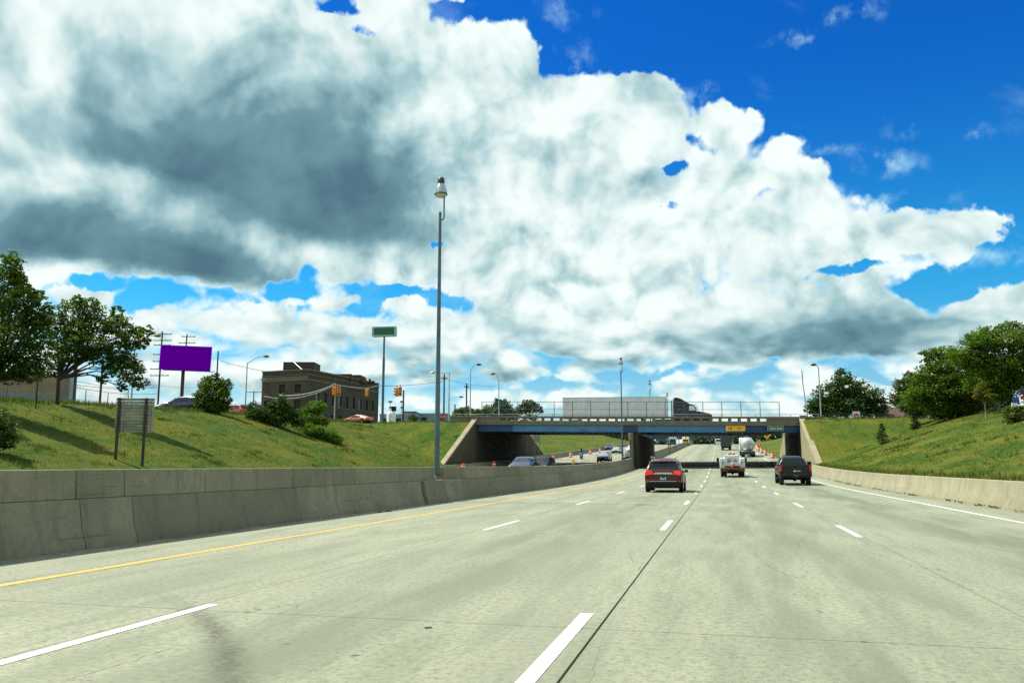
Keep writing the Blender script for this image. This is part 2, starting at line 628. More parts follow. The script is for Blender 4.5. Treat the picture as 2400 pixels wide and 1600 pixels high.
def concrete(name, col, stain=(0.09, 0.085, 0.06), rnd=0.35, vert=True, warm=None):
    m, t, b = bsdf_mat(name)
    p = wpos(t)
    n1 = tnoise(t, p, 0.7, 5.0, 0.6)
    n2 = tnoise(t, p, 9.0, 5.0, 0.65)
    n3 = tnoise(t, p, 70.0, 2.0, 0.6)
    oi = t.nodes.new('ShaderNodeObjectInfo')
    r = S(t, oi.outputs['Random'])
    c = mixc(t, n1.smooth(0.25, 0.75), tuple(x * 0.82 for x in col), tuple(min(1, x * 1.12) for x in col))
    c = mixc(t, n2.smooth(0.42, 0.8) * 0.35, c, stain)
    c = mixc(t, n3.smooth(0.55, 0.8) * 0.3, c, tuple(min(1, x * 1.35) for x in col))
    c = mixc(t, (r - 0.45).maxi(0.0) * rnd * 1.8, c, tuple(x * 0.5 for x in col))
    if vert:                                   # rain streaks run down upright faces
        mp = t.nodes.new('ShaderNodeMapping'); t.links.new(p.s, mp.inputs[0])
        mp.inputs['Scale'].default_value = (3.2, 3.2, 0.16)
        st = tnoise(t, S(t, mp.outputs[0]), 1.0, 5.0, 0.6)
        c = mixc(t, st.smooth(0.50, 0.75) * 0.45, c, stain)
    _x, _y, zz = sep(t, p)
    sc_ = t.nodes.new('ShaderNodeMapping'); t.links.new(p.s, sc_.inputs[0])
    sc_.inputs['Scale'].default_value = (0.5, 0.28, 7.0)
    scf = tnoise(t, S(t, sc_.outputs[0]), 1.0, 4.0, 0.65)
    c = mixc(t, scf.smooth(0.62, 0.70) * 0.5, c, tuple(k * 0.38 for k in col))
    pale = tnoise(t, p, 2.4, 4.0, 0.6)
    c = mixc(t, pale.smooth(0.64, 0.74) * 0.45, c, tuple(min(1, k * 1.45) for k in col))
    pit = tvor(t, p, 5.0)
    c = mixc(t, pit.smooth(0.075, 0.05) * 0.6, c, tuple(k * 0.35 for k in col))
    setc(t, b, c)
    b.inputs['Roughness'].default_value = 0.88
    b.inputs['Specular IOR Level'].default_value = 0.3
    bump(t, b, n2 * 0.7 + n3 * 0.3, 0.5, 0.012)
    return m


def road_material(name, base, left=False):
    """worn concrete carriageway: aggregate speckle, drip and tyre bands down the lanes, tined surface"""
    m, t, b = bsdf_mat(name)
    p = wpos(t)
    x, y, z = sep(t, p)
    mp = t.nodes.new('ShaderNodeMapping'); t.links.new(p.s, mp.inputs[0])
    mp.inputs['Scale'].default_value = (1.0, 0.13, 1.0)
    pl = S(t, mp.outputs[0])
    big = tnoise(t, p, 0.16, 5.0, 0.6)
    mid = tnoise(t, pl, 1.1, 6.0, 0.62)
    spk = tnoise(t, p, 15.0, 6.0, 0.78)
    agg = tvor(t, p, 24.0)
    oi = t.nodes.new('ShaderNodeObjectInfo')
    r = S(t, oi.outputs['Random'])
    c = mixc(t, big.smooth(0.3, 0.7), tuple(k * 0.86 for k in base), tuple(k * 1.12 for k in base))
    pat = tnoise(t, pl, 2.3, 6.0, 0.7)
    c = mixc(t, pat.smooth(0.44, 0.64) * 0.65, c, tuple(k * q for k, q in zip(base, (0.60, 0.645, 0.58))))
    c = mixc(t, r * 0.24, c, tuple(k * 0.70 for k in base))
    # dark bands: oil drips in lane centres, rubber in the wheel paths, in uneven lengths
    xw = x + (tnoise(t, pl, 0.35, 3.0, 0.5) - 0.5) * 0.9
    band = None
    cen = ((-3.1, 1.0, 0.6), (0.95, 1.3, 0.55), (4.7, 0.95, 0.8), (-6.4, 0.5, 0.3)) if not left else \
        ((-13.4, 0.8, 0.5), (-17.0, 0.8, 0.5), (-20.7, 0.8, 0.5))
    for cx, w, k in cen:
        q = (xw - cx) / w
        e = ((q * q) * -1.0).exp() * k
        band = e if band is None else band + e
    band = band * mid.smooth(0.30, 0.66)
    c = mixc(t, (band * 1.75).clamp(), c, tuple(k * q for k, q in zip(base, (0.50, 0.545, 0.49))))
    c = mixc(t, spk.smooth(0.44, 0.64) * 0.80, c, tuple(k * 0.46 for k in base))
    c = mixc(t, agg.smooth(0.22, 0.06) * (spk.smooth(0.35, 0.6) * 0.45), c, tuple(min(1, k * 1.6) for k in base))
    blot = tnoise(t, p, 1.7, 3.0, 0.5)
    c = mixc(t, blot.smooth(0.70, 0.76) * 0.4, c, tuple(k * 0.42 for k in base))
    chips = tvor(t, p, 1.3, out='Distance')
    c = mixc(t, chips.smooth(0.050, 0.030) * 0.75, c, (0.045, 0.045, 0.035))
    if not left:
        # one broad smear of rubber across the left lane, dirt gathered along both barriers
        sx, sy = x + 3.65, y - 5.75
        al = sx * 0.60 - sy * 0.80
        ac = sx * 0.80 + sy * 0.60 + (mid - 0.5) * 0.12 + al * al * 0.05
        sm = (((ac / 0.13) * (ac / 0.13) + (al / 2.1) * (al / 2.1)) * -1.0).exp()
        c = mixc(t, (sm * (spk.smooth(0.30, 0.62) * 0.7 + 0.35)).clamp(), c, (0.055, 0.058, 0.040))
        gut = (x.smooth(7.55, 8.4) * 0.9).maxi((x * -1.0).smooth(9.35, 10.1))
        dn = tnoise(t, p, 1.6, 6.0, 0.68)
        c = mixc(t, (gut * dn.smooth(0.40, 0.62) * 0.75).clamp(), c, (0.115, 0.095, 0.055))
        old = tnoise(t, pl, 0.55, 4.0, 0.62)
        c = mixc(t, old.smooth(0.56, 0.62) * 0.30, c, tuple(k * 0.66 for k in base))
    # hair cracks wandering across the slabs
    cw = tnoise(t, p, 0.9, 4.0, 0.6)
    cr = ((tnoise(t, pl, 0.34, 2.0, 0.5) + cw * 0.05) - 0.515).absv()
    c = mixc(t, cr.smooth(0.0011, 0.0) * 0.55, c, (0.05, 0.05, 0.035))
    setc(t, b, c)
    b.inputs['Roughness'].default_value = 0.82
    b.inputs['Specular IOR Level'].default_value = 0.35
    tine = ((x * 330.0 + (spk * 5.0))._m('SINE')) * 0.25
    bump(t, b, spk * 0.8 + tine * 0.35 + agg * 0.4, 0.35, 0.006)
    return m


def grass_material(name, c1, c2, c3):
    m, t, b = bsdf_mat(name)
    p = wpos(t)
    mp = t.nodes.new('ShaderNodeMapping'); t.links.new(p.s, mp.inputs[0])
    mp.inputs['Scale'].default_value = (1.0, 0.45, 1.0)
    q = S(t, mp.outputs[0])
    a = tnoise(t, q, 0.32, 6.0, 0.66)
    d = tnoise(t, q, 2.6, 6.0, 0.7)
    f = tnoise(t, p, 14.0, 4.0, 0.7)
    c = mixc(t, a.smooth(0.36, 0.64), c1, c2)
    c = mixc(t, d.smooth(0.50, 0.72) * 0.75, c, c3)
    c = mixc(t, f.smooth(0.45, 0.75) * 0.6, c, tuple(k * 0.35 for k in c1))
    pale = tnoise(t, q, 7.0, 3.0, 0.7)
    c = mixc(t, pale.smooth(0.66, 0.78) * 0.6, c, (0.16, 0.14, 0.05))
    soil = tnoise(t, q, 0.55, 6.0, 0.75)
    c = mixc(t, soil.smooth(0.665, 0.70) * 0.75, c, (0.085, 0.060, 0.032))
    setc(t, b, c)
    b.inputs['Roughness'].default_value = 0.95
    b.inputs['Specular IOR Level'].default_value = 0.1
    bump(t, b, f * 0.6 + d, 0.9, 0.12)
    return m


def leaf_material(name, c1, c2, trans=0.35, dry=None):
    m, t, b = bsdf_mat(name)
    p = wpos(t)
    g = t.nodes.new('ShaderNodeNewGeometry')
    r = S(t, g.outputs['Random Per Island'])
    n = tnoise(t, p, 0.55, 3.0, 0.6)
    c = mixc(t, (r * 0.65 + n.smooth(0.3, 0.7) * 0.45).clamp(), c1, c2)
    if dry: c = mixc(t, r.smooth(0.80, 0.95), c, dry)
    setc(t, b, c)
    b.inputs['Roughness'].default_value = 0.55
    b.inputs['Specular IOR Level'].default_value = 0.25
    tr = t.nodes.new('ShaderNodeBsdfTranslucent')
    c2_ = mixc(t, 1.0, c, (1.25, 1.35, 0.5), 'MULTIPLY')
    t.links.new(c2_.s, tr.inputs['Color'])
    mx = t.nodes.new('ShaderNodeMixShader'); mx.inputs[0].default_value = trans
    o = [k for k in t.nodes if k.type == 'OUTPUT_MATERIAL'][0]
    t.links.new(b.outputs[0], mx.inputs[1]); t.links.new(tr.outputs[0], mx.inputs[2])
    t.links.new(mx.outputs[0], o.inputs[0])
    return m


def glass_mat(name, col=(0.012, 0.018, 0.02), rough=0.05):
    m, t, b = bsdf_mat(name)
    b.inputs['Base Color'].default_value = (*col, 1)
    b.inputs['Roughness'].default_value = rough
    b.inputs['Specular IOR Level'].default_value = 0.35
    return m


def lamp_mat(name, col, e=0.0):
    m, t, b = bsdf_mat(name)
    b.inputs['Base Color'].default_value = (*col, 1)
    b.inputs['Roughness'].default_value = 0.18
    b.inputs['Coat Weight'].default_value = 0.6
    if e:
        b.inputs['Emission Color'].default_value = (*col, 1)
        b.inputs['Emission Strength'].default_value = e
    return m


M_ROAD = road_material('road_concrete', (0.252, 0.264, 0.192))
M_ROAD_L = road_material('far_carriageway_concrete', (0.255, 0.25, 0.185), left=True)
M_JOINT = pm('joint_tar', (0.010, 0.011, 0.008), 0.7)
M_BARRIER = concrete('barrier_concrete', (0.228, 0.218, 0.150), stain=(0.075, 0.078, 0.05), rnd=0.5)
M_BARRIER_R = concrete('pale_barrier_concrete', (0.26, 0.245, 0.165), stain=(0.14, 0.115, 0.06), rnd=0.2)
M_BRIDGE = concrete('bridge_concrete', (0.175, 0.160, 0.110), stain=(0.075, 0.065, 0.038), rnd=0.25)
M_WING = concrete('wing_wall_concrete', (0.25, 0.225, 0.14), stain=(0.13, 0.11, 0.06), rnd=0.1)
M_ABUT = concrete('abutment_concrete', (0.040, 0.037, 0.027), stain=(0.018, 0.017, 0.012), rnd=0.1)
M_GRASS = grass_material('mown_grass', (0.030, 0.074, 0.006), (0.094, 0.104, 0.011), (0.140, 0.114, 0.027))
M_BLADES = leaf_material('grass_blades', (0.044, 0.088, 0.007), (0.108, 0.120, 0.017), 0.45, dry=(0.17, 0.14, 0.05))
def worn_paint(name, col, wear):
    m, t, b = bsdf_mat(name)
    p = wpos(t)
    n = tnoise(t, p, 14.0, 6.0, 0.72)
    f = tnoise(t, p, 2.2, 3.0, 0.6)
    c = mixc(t, f.smooth(0.35, 0.7) * 0.35, col, tuple(k * 0.72 for k in col))
    c = mixc(t, n.smooth(0.56, 0.66) * 0.75, c, wear)
    setc(t, b, c)
    b.inputs['Roughness'].default_value = 0.7
    return m


M_WHITE_LINE = worn_paint('white_road_paint', (0.56, 0.58, 0.54), (0.22, 0.22, 0.17))
M_WHITE_PLAIN = pm('plain_white_paint', (0.52, 0.55, 0.52), 0.6, var=0.14, scale=3, dirt=(0.36, 0.37, 0.31))
M_YELLOW_LINE = worn_paint('yellow_road_paint', (0.54, 0.315, 0.05), (0.25, 0.22, 0.12))
M_BLUE = pm('blue_girder_paint', (0.060, 0.195, 0.36), 0.55, var=0.14, scale=0.8, dirt=(0.045, 0.11, 0.20))
M_BLUE_DARK = pm('dark_blue_touch_up_paint', (0.008, 0.050, 0.135), 0.5, var=0.15, scale=0.8)
M_STEEL = pm('galvanised_steel', (0.33, 0.36, 0.36), 0.45, 0.6, var=0.12, scale=4)
M_POLE = pm('weathered_lamp_post_steel', (0.085, 0.13, 0.145), 0.42, 0.55, var=0.2, scale=1.2)
M_DARKSTEEL = pm('dark_steel', (0.05, 0.058, 0.052), 0.5, 0.4, var=0.15)
M_WOOD = pm('creosoted_wood', (0.040, 0.032, 0.024), 0.85, var=0.3, scale=2, bmp=0.4)
M_BLACK = pm('black_plastic', (0.010, 0.011, 0.010), 0.6, var=0.2, spec=0.2)
M_RUBBER = pm('tyre_rubber', (0.011, 0.011, 0.011), 0.8, var=0.2)
M_RIM = pm('alloy_rim', (0.42, 0.43, 0.43), 0.3, 0.9, var=0.05)
M_CHROME = pm('chrome', (0.78, 0.80, 0.80), 0.10, 1.0, var=0.03)
M_GLASS = glass_mat('tinted_glass', rough=0.12)
M_RED_LAMP = lamp_mat('red_lamp_lens', (0.62, 0.010, 0.012))
M_SUNLIT_RED = lamp_mat('sunlit_red_lamp_lens', (0.80, 0.015, 0.018), 0.30)  # sunlight on the tail lenses put in as a slight emission
M_CLEAR_LAMP = lamp_mat('clear_lamp_lens', (0.75, 0.78, 0.78))
M_AMBER = lamp_mat('amber_lens', (0.75, 0.25, 0.01))
M_ORANGE = pm('safety_orange', (0.62, 0.070, 0.012), 0.5, var=0.15)
M_REFLECT = pm('white_reflective_sheet', (0.72, 0.72, 0.68), 0.35, var=0.06)
M_WHITE = pm('white_paint', (0.68, 0.70, 0.68), 0.35, var=0.06, dirt=(0.42, 0.40, 0.34))
M_SIGN_YELLOW = pm('yellow_sign_sheet', (0.90, 0.46, 0.008), 0.45, var=0.05)
M_SIGN_GREEN = pm('green_sign_sheet', (0.003, 0.115, 0.055), 0.4, var=0.06)
M_SIGNAL_YELLOW = pm('signal_yellow_paint', (0.62, 0.26, 0.006), 0.5, var=0.1)

# ------------------------------------------------------------------ lie of the land
BY0, BY1 = 102.0, 126.0                # front and back of the overpass, measured on the median


def rz(Y):
    """height of the carriageway: level, then a sag curve up past the overpass to a crest"""
    a = 0.000279
    if Y < 45: return 0.0
    if Y < 115: return a * (Y - 45) ** 2
    z, s = a * 70 * 70, 2 * a * 70
    if Y < 275: return z + s * (Y - 115)
    z += s * 160
    L = 95.0
    u = min(Y - 275, L)
    return z + s * u - s * u * u / (2 * L)


def top_z(Y):
    if Y < 40: return 5.0
    if Y < 98: return 5.0 + 1.85 * (Y - 40) / 58
    if Y < 130: return 6.85
    return 6.85 + min(Y - 130, 190) * 0.034


TOE_L, TOE_R = -28.75, 9.1
WALL_L, WALL_R = -29.35, 9.3


def toe_r(Y): return TOE_R + max(0.0, Y - 132) * 0.016


def smin(a, b, k):
    h = max(k - abs(a - b), 0) / k
    return min(a, b) - h * h * k * 0.25


def ground_z(X, Y, bumps=True):
    r, T = rz(Y), top_z(Y)
    if X < -10: T += 0.5 * min(1.0, max(0.0, (96 - Y) / 40))
    tr = toe_r(Y)
    skewL, skewR = 99.5, 104.6
    if TOE_L < X < tr and not (WALL_R < X and 84 < Y < 132):
        return r - 0.4
    if X <= TOE_L:
        d = TOE_L - X
        z = r + 0.72 + d * (T - r - 0.72) / 15.2
        if X < WALL_L - 0.15:
            if Y <= skewL: z = max(z, r + 0.75 + (Y - 86.5) * (T - 1.3) / 12.6)
            elif Y < BY1 - 2.5: z = T
            else: z = max(z, T - (Y - (BY1 - 2.5)) * 0.42)
    else:
        d = X - tr
        z = r + 0.80 + d * (T - r - 0.80) / 15.6
        if X > WALL_R + 0.2:
            if Y <= skewR: z = max(z, r + 0.8 + (Y - 88.0) * (T - 1.4) / 16.2)
            elif Y < BY1 + 2.6: z = T
            else: z = max(z, T - (Y - (BY1 + 2.6)) * 0.42)
    z = smin(z, T, 1.1)
    if bumps and abs(X) < 150 and Y < 300:
        z += mnoise.noise(Vector((X * 0.25, Y * 0.25, 2))) * 0.10 + mnoise.noise(Vector((X * 0.8, Y * 0.8, 5))) * 0.045
    return z


def build_ground():
    xs = [-5000, -2000, -800, -350, -180, -120]
    x = -95.0
    while x < -29.9: xs.append(x); x += 1.15
    xs += [-29.80, -29.62, -29.44, -29.0, -28.80, -28.68, -20, -10, 0, 8.0, 9.02, 9.16, 9.44, 9.60, 9.9]
    x = 10.8
    while x < 62: xs.append(x); x += 1.15
    xs += [80, 120, 180, 350, 800, 2000, 5000]
    ys = [-3000, -600, -120, -40]
    y = -20.0
    while y < 86: ys.append(y); y += 1.7
    ys += [86.5, 88, 89.5, 91, 92.5, 94, 95.5, 97, 98.5, 99.45, 99.55, 101, 102.5, 104, 104.55, 104.65, 108, 114, 120,
           123.4, 123.6, 125, 127, 128.5, 128.7]
    y = 131.0
    while y < 300: ys.append(y); y += 4.0
    ys += [320, 350, 390, 450, 600, 1000, 2200, 6000]
    vs = [(a, b, ground_z(a, b)) for b in ys for a in xs]
    nx = len(xs)
    fs = [(j * nx + i, j * nx + i + 1, (j + 1) * nx + i + 1, (j + 1) * nx + i)
          for j in range(len(ys) - 1) for i in range(nx - 1)]
    o = rawmesh('ground', vs, fs, M_GRASS, smooth=True)
    tag(o, 'grassy ground and mown embankments along the sunken freeway', None, None, 'structure')


build_ground()


# ------------------------------------------------------------------ carriageways
def strip(mb, x0, x1, y0, y1, dz, th=0.0, step=3.0, xf=None):
    n = max(1, int(math.ceil((y1 - y0) / step)))
    top = []
    for i in range(n + 1):
        y = y0 + (y1 - y0) * i / n
        e0, e1 = (x0, x1) if xf is None else xf(y)
        top.append(((e0, y, rz(y) + dz), (e1, y, rz(y) + dz)))
    vs, fs = [], []
    for a, b in top: vs += [a, b]
    for i in range(n): fs.append((2 * i, 2 * i + 1, 2 * i + 3, 2 * i + 2))
    if th:
        m = len(vs)
        vs += [(p[0], p[1], p[2] - th) for p in list(vs)]
        for i in range(n):
            fs.append((2 * i, 2 * i + 2, m + 2 * i + 2, m + 2 * i))
            fs.append((2 * i + 1, m + 2 * i + 1, m + 2 * i + 3, 2 * i + 3))
        fs.append((0, m, m + 1, 1)); fs.append((2 * n, 2 * n + 1, m + 2 * n + 1, m + 2 * n))
    mb.add(vs, fs, M=None)


def edge_r(y): return 8.75 + max(0.0, y - 132) * 0.016


m = MB(); strip(m, -10.4, 8.9, -12, 430, -0.05, xf=lambda y: (-10.4, edge_r(y) + 0.1))
road = m.build('road', M_JOINT, smooth=True)
tag(road, 'concrete freeway carriageway we are driving on', None, None, 'structure')
jx = [-10.3, -8.20, -5.02, -1.05, 2.60, 6.72, 8.75]
jy = [-12, -4.0, 7.15, 17.35, 28.4, 39.6, 50.8, 62, 73.2, 84.4, 95.6]
for i in range(len(jx) - 1):
    gl, gr = {-1.05: 0.011, 2.60: 0.007}.get(jx[i], 0.005), {-1.05: 0.011, 2.60: 0.007}.get(jx[i + 1], 0.005)
    for k in range(len(jy) - 1):
        o = 0.0 if i in (1, 2, 3) else 0.35
        m = MB()
        strip(m, jx[i] + gl, jx[i + 1] - gr, jy[k] + 0.005 + (o if k else 0), jy[k + 1] - 0.005 + o, 0.0, 0.045, step=2.8)
        m.build('slab', M_ROAD, road)
    m = MB()
    a = jx[i] + gl
    b = jx[i + 1] - gr
    last = i == len(jx) - 2
    strip(m, a, b, jy[-1] + 0.355, 430, 0.0, 0.045, step=4.0, xf=(lambda y: (a, edge_r(y))) if last else None)
    m.build('slab', M_ROAD, road)
m = MB(); strip(m, -28.3, -10.7, -12, 430, -0.02, 0.0, step=4.0)
tag(m.build('far_road', M_ROAD_L, smooth=True), 'concrete carriageway of the oncoming traffic beyond the median barrier', None, None, 'structure')


def marking(name, x0, x1, y0, y1, mat):
    m = MB(); strip(m, x0, x1, y0, y1, 0.004, step=2.5)
    return m.build(name, mat, road, smooth=True)


marking('yellow_edge_line', -8.08, -7.94, -10, 101.5, M_YELLOW_LINE)
marking('yellow_edge_line', -8.08, -7.94, 101.5, 330, M_YELLOW_LINE)
marking('white_edge_line', 6.84, 6.97, -10, 330, M_WHITE_LINE)


def gpt(u, v):
    """point of the level road at a photo pixel"""
    a, F, U = ray(u, v)
    s = -CAMZ / U
    return (a * s) * CY - (F * s) * SY, (a * s) * SY + (F * s) * CY


for x, near, start in ((-4.90, 4.3, 17.1), (-1.25, 4.7, 18.0), (2.52, 3.6, 17.2)):
    marking('lane_dash', x - 0.062, x + 0.062, near, near + 3.15, M_WHITE_LINE)
    y = start
    while y < 300:
        marking('lane_dash', x - 0.062, x + 0.062, y, y + 3.15, M_WHITE_LINE)
        y += 11.6
for x in (-13.9, -17.6, -21.2):
    y = -8.0
    while y < 300:
        m = MB(); strip(m, x - 0.06, x + 0.06, y, y + 3.0, -0.015, step=2)
        m.build('lane_dash', M_WHITE_LINE, bpy.data.objects['far_road'])
        y += 12.2
m = MB(); strip(m, -26.0, -25.86, -8, 300, -0.015, step=4)
m.build('white_edge_line', M_WHITE_LINE, bpy.data.objects['far_road'])


# ------------------------------------------------------------------ concrete barriers
def profile_run(mb, prof, xc, y0, y1, step=2.4, side=0, dz=0.0, gap=0.004, xf=None):
    """closed cross-section (offset, height) swept along the road"""
    y0, y1 = y0 + gap, y1 - gap
    n = max(1, int(math.ceil((y1 - y0) / step)))
    k = len(prof)
    vs, fs = [], []
    for i in range(n + 1):
        y = y0 + (y1 - y0) * i / n
        xo = xc if xf is None else xf(y)
        for px, pz in prof: vs.append((xo + px, y, rz(y) + dz + pz))
    for i in range(n):
        for j in range(k):
            j2 = (j + 1) % k
            fs.append((i * k + j, i * k + j2, (i + 1) * k + j2, (i + 1) * k + j))
    fs.append(tuple(range(k))); fs.append(tuple(n * k + j for j in range(k))[::-1])
    mb.add(vs, fs)


LOW = [(-0.40, -0.04), (0.40, -0.04), (0.40, 0.07), (0.31, 0.30), (0.215, 0.80), (-0.215, 0.80), (-0.31, 0.30), (-0.40, 0.07)]
UP = [(-0.185, 0.802), (0.185, 0.802), (0.150, 1.285), (-0.150, 1.285)]
MEDX = -10.5
med = thing('median_barrier', 'long weathered concrete median barrier in two courses left of our lanes', 'barrier', (0, 0, 0))
ups = [-8, -3.4, 0.9, 4.6, 8.2, 11.65, 12.8, 15.2, 18.8, 22.4, 25.9, 27.4, 29.45]
y = 30.45; ups2 = [y]
for L in (2.7, 4.6, 5.2, 5.2, 5.2, 5.2, 5.2, 5.2, 5.2, 5.2, 5.2, 5.2, 5.2, 5.2): y += L; ups2.append(min(y, 101.3))
ups2[-1] = 101.3
lows = [-8, -3.3, 1.0, 4.7, 8.3, 11.7, 12.95, 18.9, 25.2, 27.8]
lows2 = [32.1] + ups2[2:]
for lst in (ups, ups2):
    for a, b in zip(lst, lst[1:]):
        m = MB(); profile_run(m, UP, MEDX, a, b, gap=0.007)
        m.build('upper_block', M_BARRIER, med, bevel=0.012, seg=1)
for lst in (lows, lows2):
    for a, b in zip(lst, lst[1:]):
        m = MB(); profile_run(m, LOW, MEDX, a, b, gap=0.006)
        m.build('lower_block', M_BARRIER, med, bevel=0.012, seg=1)
m = MB()
PED = [(-0.52, -0.04), (0.52, -0.04), (0.52, 0.07), (0.43, 0.30), (0.345, 0.81), (-0.345, 0.81), (-0.43, 0.30), (-0.52, 0.07)]
profile_run(m, PED, MEDX, 27.8, 29.92, gap=0.006); m.build('pedestal_block', M_BARRIER, med, bevel=0.02)
m = MB(); profile_run(m, PED, MEDX, 30.00, 32.1, gap=0.006); m.build('pedestal_block', M_BARRIER, med, bevel=0.02)
m = MB(); m.box((MEDX + 0.10, 30.435, 1.045), (0.15, 0.03, 0.46)); m.build('end_plate', M_WING, med, bevel=0.005)
y = 127.6
while y < 330:
    m = MB(); profile_run(m, LOW, MEDX, y, y + 11, gap=0.006); profile_run(m, UP, MEDX, y, y + 11, gap=0.006)
    m.build('far_block', M_BARRIER, med)
    y += 11
# a few bits of debris lying along its foot
JR = [(0.06, -0.04), (0.62, -0.04), (0.62, 0.86), (0.30, 0.86), (0.22, 0.36), (0.06, 0.08)]
rb = thing('shoulder_barrier', 'pale low concrete barrier below the right grass slope', 'barrier', (0, 0, 0))
y = -8.0
while y < 85:
    m = MB(); profile_run(m, JR, 8.42, y, y + 4.9, gap=0.006); m.build('block', M_BARRIER_R, rb, bevel=0.015, seg=1); y += 4.9
m = MB(); profile_run(m, JR, 8.42, y, 131, gap=0.006); m.build('block', M_BARRIER_R, rb)
JL = [(-0.62 - 0.0, -0.04), (-0.06, -0.04), (-0.06, 0.08), (-0.22, 0.36), (-0.30, 0.86), (-0.62, 0.86)]
lb = thing('verge_barrier', 'low concrete barrier along the far edge of the oncoming carriageway', 'barrier', (0, 0, 0))
y = 20.0
while y < 320:
    m = MB(); profile_run(m, JL, -28.1, y, y + 12, gap=0.006, step=4); m.build('block', M_BARRIER, lb); y += 12


# ------------------------------------------------------------------ overpass
BRZ = R(8.0)
BX, BYm = MEDX + 0.6, 102.0
SL = -0.0084
bridge = thing('overpass', 'concrete road overpass with faded blue steel girders crossing the freeway', 'bridge', (BX, BYm, 0), BRZ)
cb, sb = math.cos(BRZ), math.sin(BRZ)


def bw(x, y, z):
    """bridge-local to world"""
    return Vector((BX + x * cb - y * sb, BYm + x * sb + y * cb, z))


def btop(x): return 7.25 + SL * x         # top of the parapet


def bbox(mb, x0, x1, y0, y1, za, zb):
    """bar between two places along the bridge, heights measured from the parapet top, following its slight fall"""
    vs = [(x, y, btop(x) + z) for z in (za, zb) for x, y in ((x0, y0), (x1, y0), (x1, y1), (x0, y1))]
    mb.add(vs, [(3, 2, 1, 0), (4, 5, 6, 7), (0, 1, 5, 4), (1, 2, 6, 5), (2, 3, 7, 6), (3, 0, 4, 7)])


XL, XR = -19.55, 19.6
for y0, y1, front in ((0.0, 0.42, True), (23.6, 24.0, False)):
    m = MB(); bbox(m, XL - 3.5, XR + 2.4, y0, y1, -0.245, 0.0); m.build('parapet_rail', M_BRIDGE, bridge, bevel=0.02)
    m = MB(); bbox(m, XL - 3.5, XR + 2.4, y0 - (0.10 if front else 0), y1 + 0.05, -1.10, -0.58); m.build('fascia', M_BRIDGE, bridge, bevel=0.02)
    m = MB(); bbox(m, XL - 3.5, XL + 2.6, y0 + 0.02, y1 - 0.02, -0.578, -0.247); m.build('parapet_wall', M_BRIDGE, bridge)
    m = MB(); bbox(m, XR - 3.6, XR + 2.4, y0 + 0.02, y1 - 0.02, -0.578, -0.247); m.build('parapet_wall', M_BRIDGE, bridge)
    x = XL + 2.6 + 0.78
    post = None
    while x < XR - 3.9:
        m = MB(); bbox(m, x, x + 0.36, y0 + 0.04, y1 - 0.04, -0.578, -0.247); m.build('baluster', M_BRIDGE, bridge)
        x += 1.135
m = MB(); bbox(m, XL - 3.5, XR + 2.4, 0.47, 23.58, -1.08, -0.60); m.build('deck', M_BRIDGE, bridge)
# outer girder: faded blue with darker touched-up lengths, riveted together from flanges and webs
cuts = [(XL, -15.2, 1), (-15.2, -1.55, 0), (-1.55, 0.20, 1), (0.20, 12.9, 0), (12.9, XR, 1)]
for x0, x1, dk in cuts:
    m = MB(); bbox(m, x0 + 0.004, x1 - 0.004, 0.16, 0.20, -1.90, -1.105)
    bbox(m, x0 + 0.004, x1 - 0.004, 0.04, 0.38, -1.94, -1.902)
    m.build('girder', M_BLUE_DARK if dk else M_BLUE, bridge)
for k in range(1, 12):
    y = 0.2 + k * 2.12
    m = MB(); bbox(m, XL, XR, y, y + 0.04, -1.46, -1.085); bbox(m, XL, XR, y - 0.2, y + 0.24, -1.50, -1.462)
    m.build('inner_girder', M_BLUE_DARK, bridge)
# pier on the median with a corbel at its outer end
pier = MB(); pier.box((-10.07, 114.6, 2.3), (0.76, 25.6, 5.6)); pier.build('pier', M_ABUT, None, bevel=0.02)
pobj = bpy.data.objects['pier']
pobj.parent = bridge; pobj.matrix_parent_inverse = Matrix.Translation((BX, BYm, 0)).__matmul__(Matrix.Rotation(BRZ, 4, 'Z')).inverted()
KIDS.setdefault(bridge.name, []).append(pobj)
INV = pobj.matrix_parent_inverse.copy()


def on_bridge(o):
    o.parent = bridge; o.matrix_parent_inverse = INV
    KIDS.setdefault(bridge.name, []).append(o)
    return o


on_bridge(MB().box((-10.47, 101.55, 3.0), (0.46, 0.5, 4.4)).build('pier_nose', M_BRIDGE, None, bevel=0.03))
on_bridge(MB().box((-10.62, 101.45, 4.75), (0.40, 0.62, 0.9)).build('corbel', M_WING, None, bevel=0.03))
# abutments
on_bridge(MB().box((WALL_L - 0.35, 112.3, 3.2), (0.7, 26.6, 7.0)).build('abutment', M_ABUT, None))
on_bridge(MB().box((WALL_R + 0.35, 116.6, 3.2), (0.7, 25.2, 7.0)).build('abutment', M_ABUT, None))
on_bridge(MB().box((WALL_L - 0.3, 99.25, 6.9), (0.9, 0.9, 1.3)).build('end_block', M_BRIDGE, None, bevel=0.03))
on_bridge(MB().box((WALL_R + 0.42, 104.45, 6.55), (0.8, 0.9, 1.3)).build('end_block', M_BRIDGE, None, bevel=0.03))


def wing(mat_face, mat_cope, x, ya, za, yb, zb, side):
    m = MB()
    th = 0.45 * side
    m.prism([(x, ya, -0.5), (x, yb, -0.5), (x, yb, zb), (x, ya, za)], (th, 0, 0))
    on_bridge(m.build('wing_wall', mat_face, None))
    m = MB()
    m.prism([(x - 0.06 * side, ya, za + 0.004), (x - 0.06 * side, yb, zb + 0.004), (x - 0.06 * side, yb, zb + 0.24), (x - 0.06 * side, ya, za + 0.24)], (0.62 * side, 0, 0))
    on_bridge(m.build('coping', mat_cope, None, bevel=0.02))


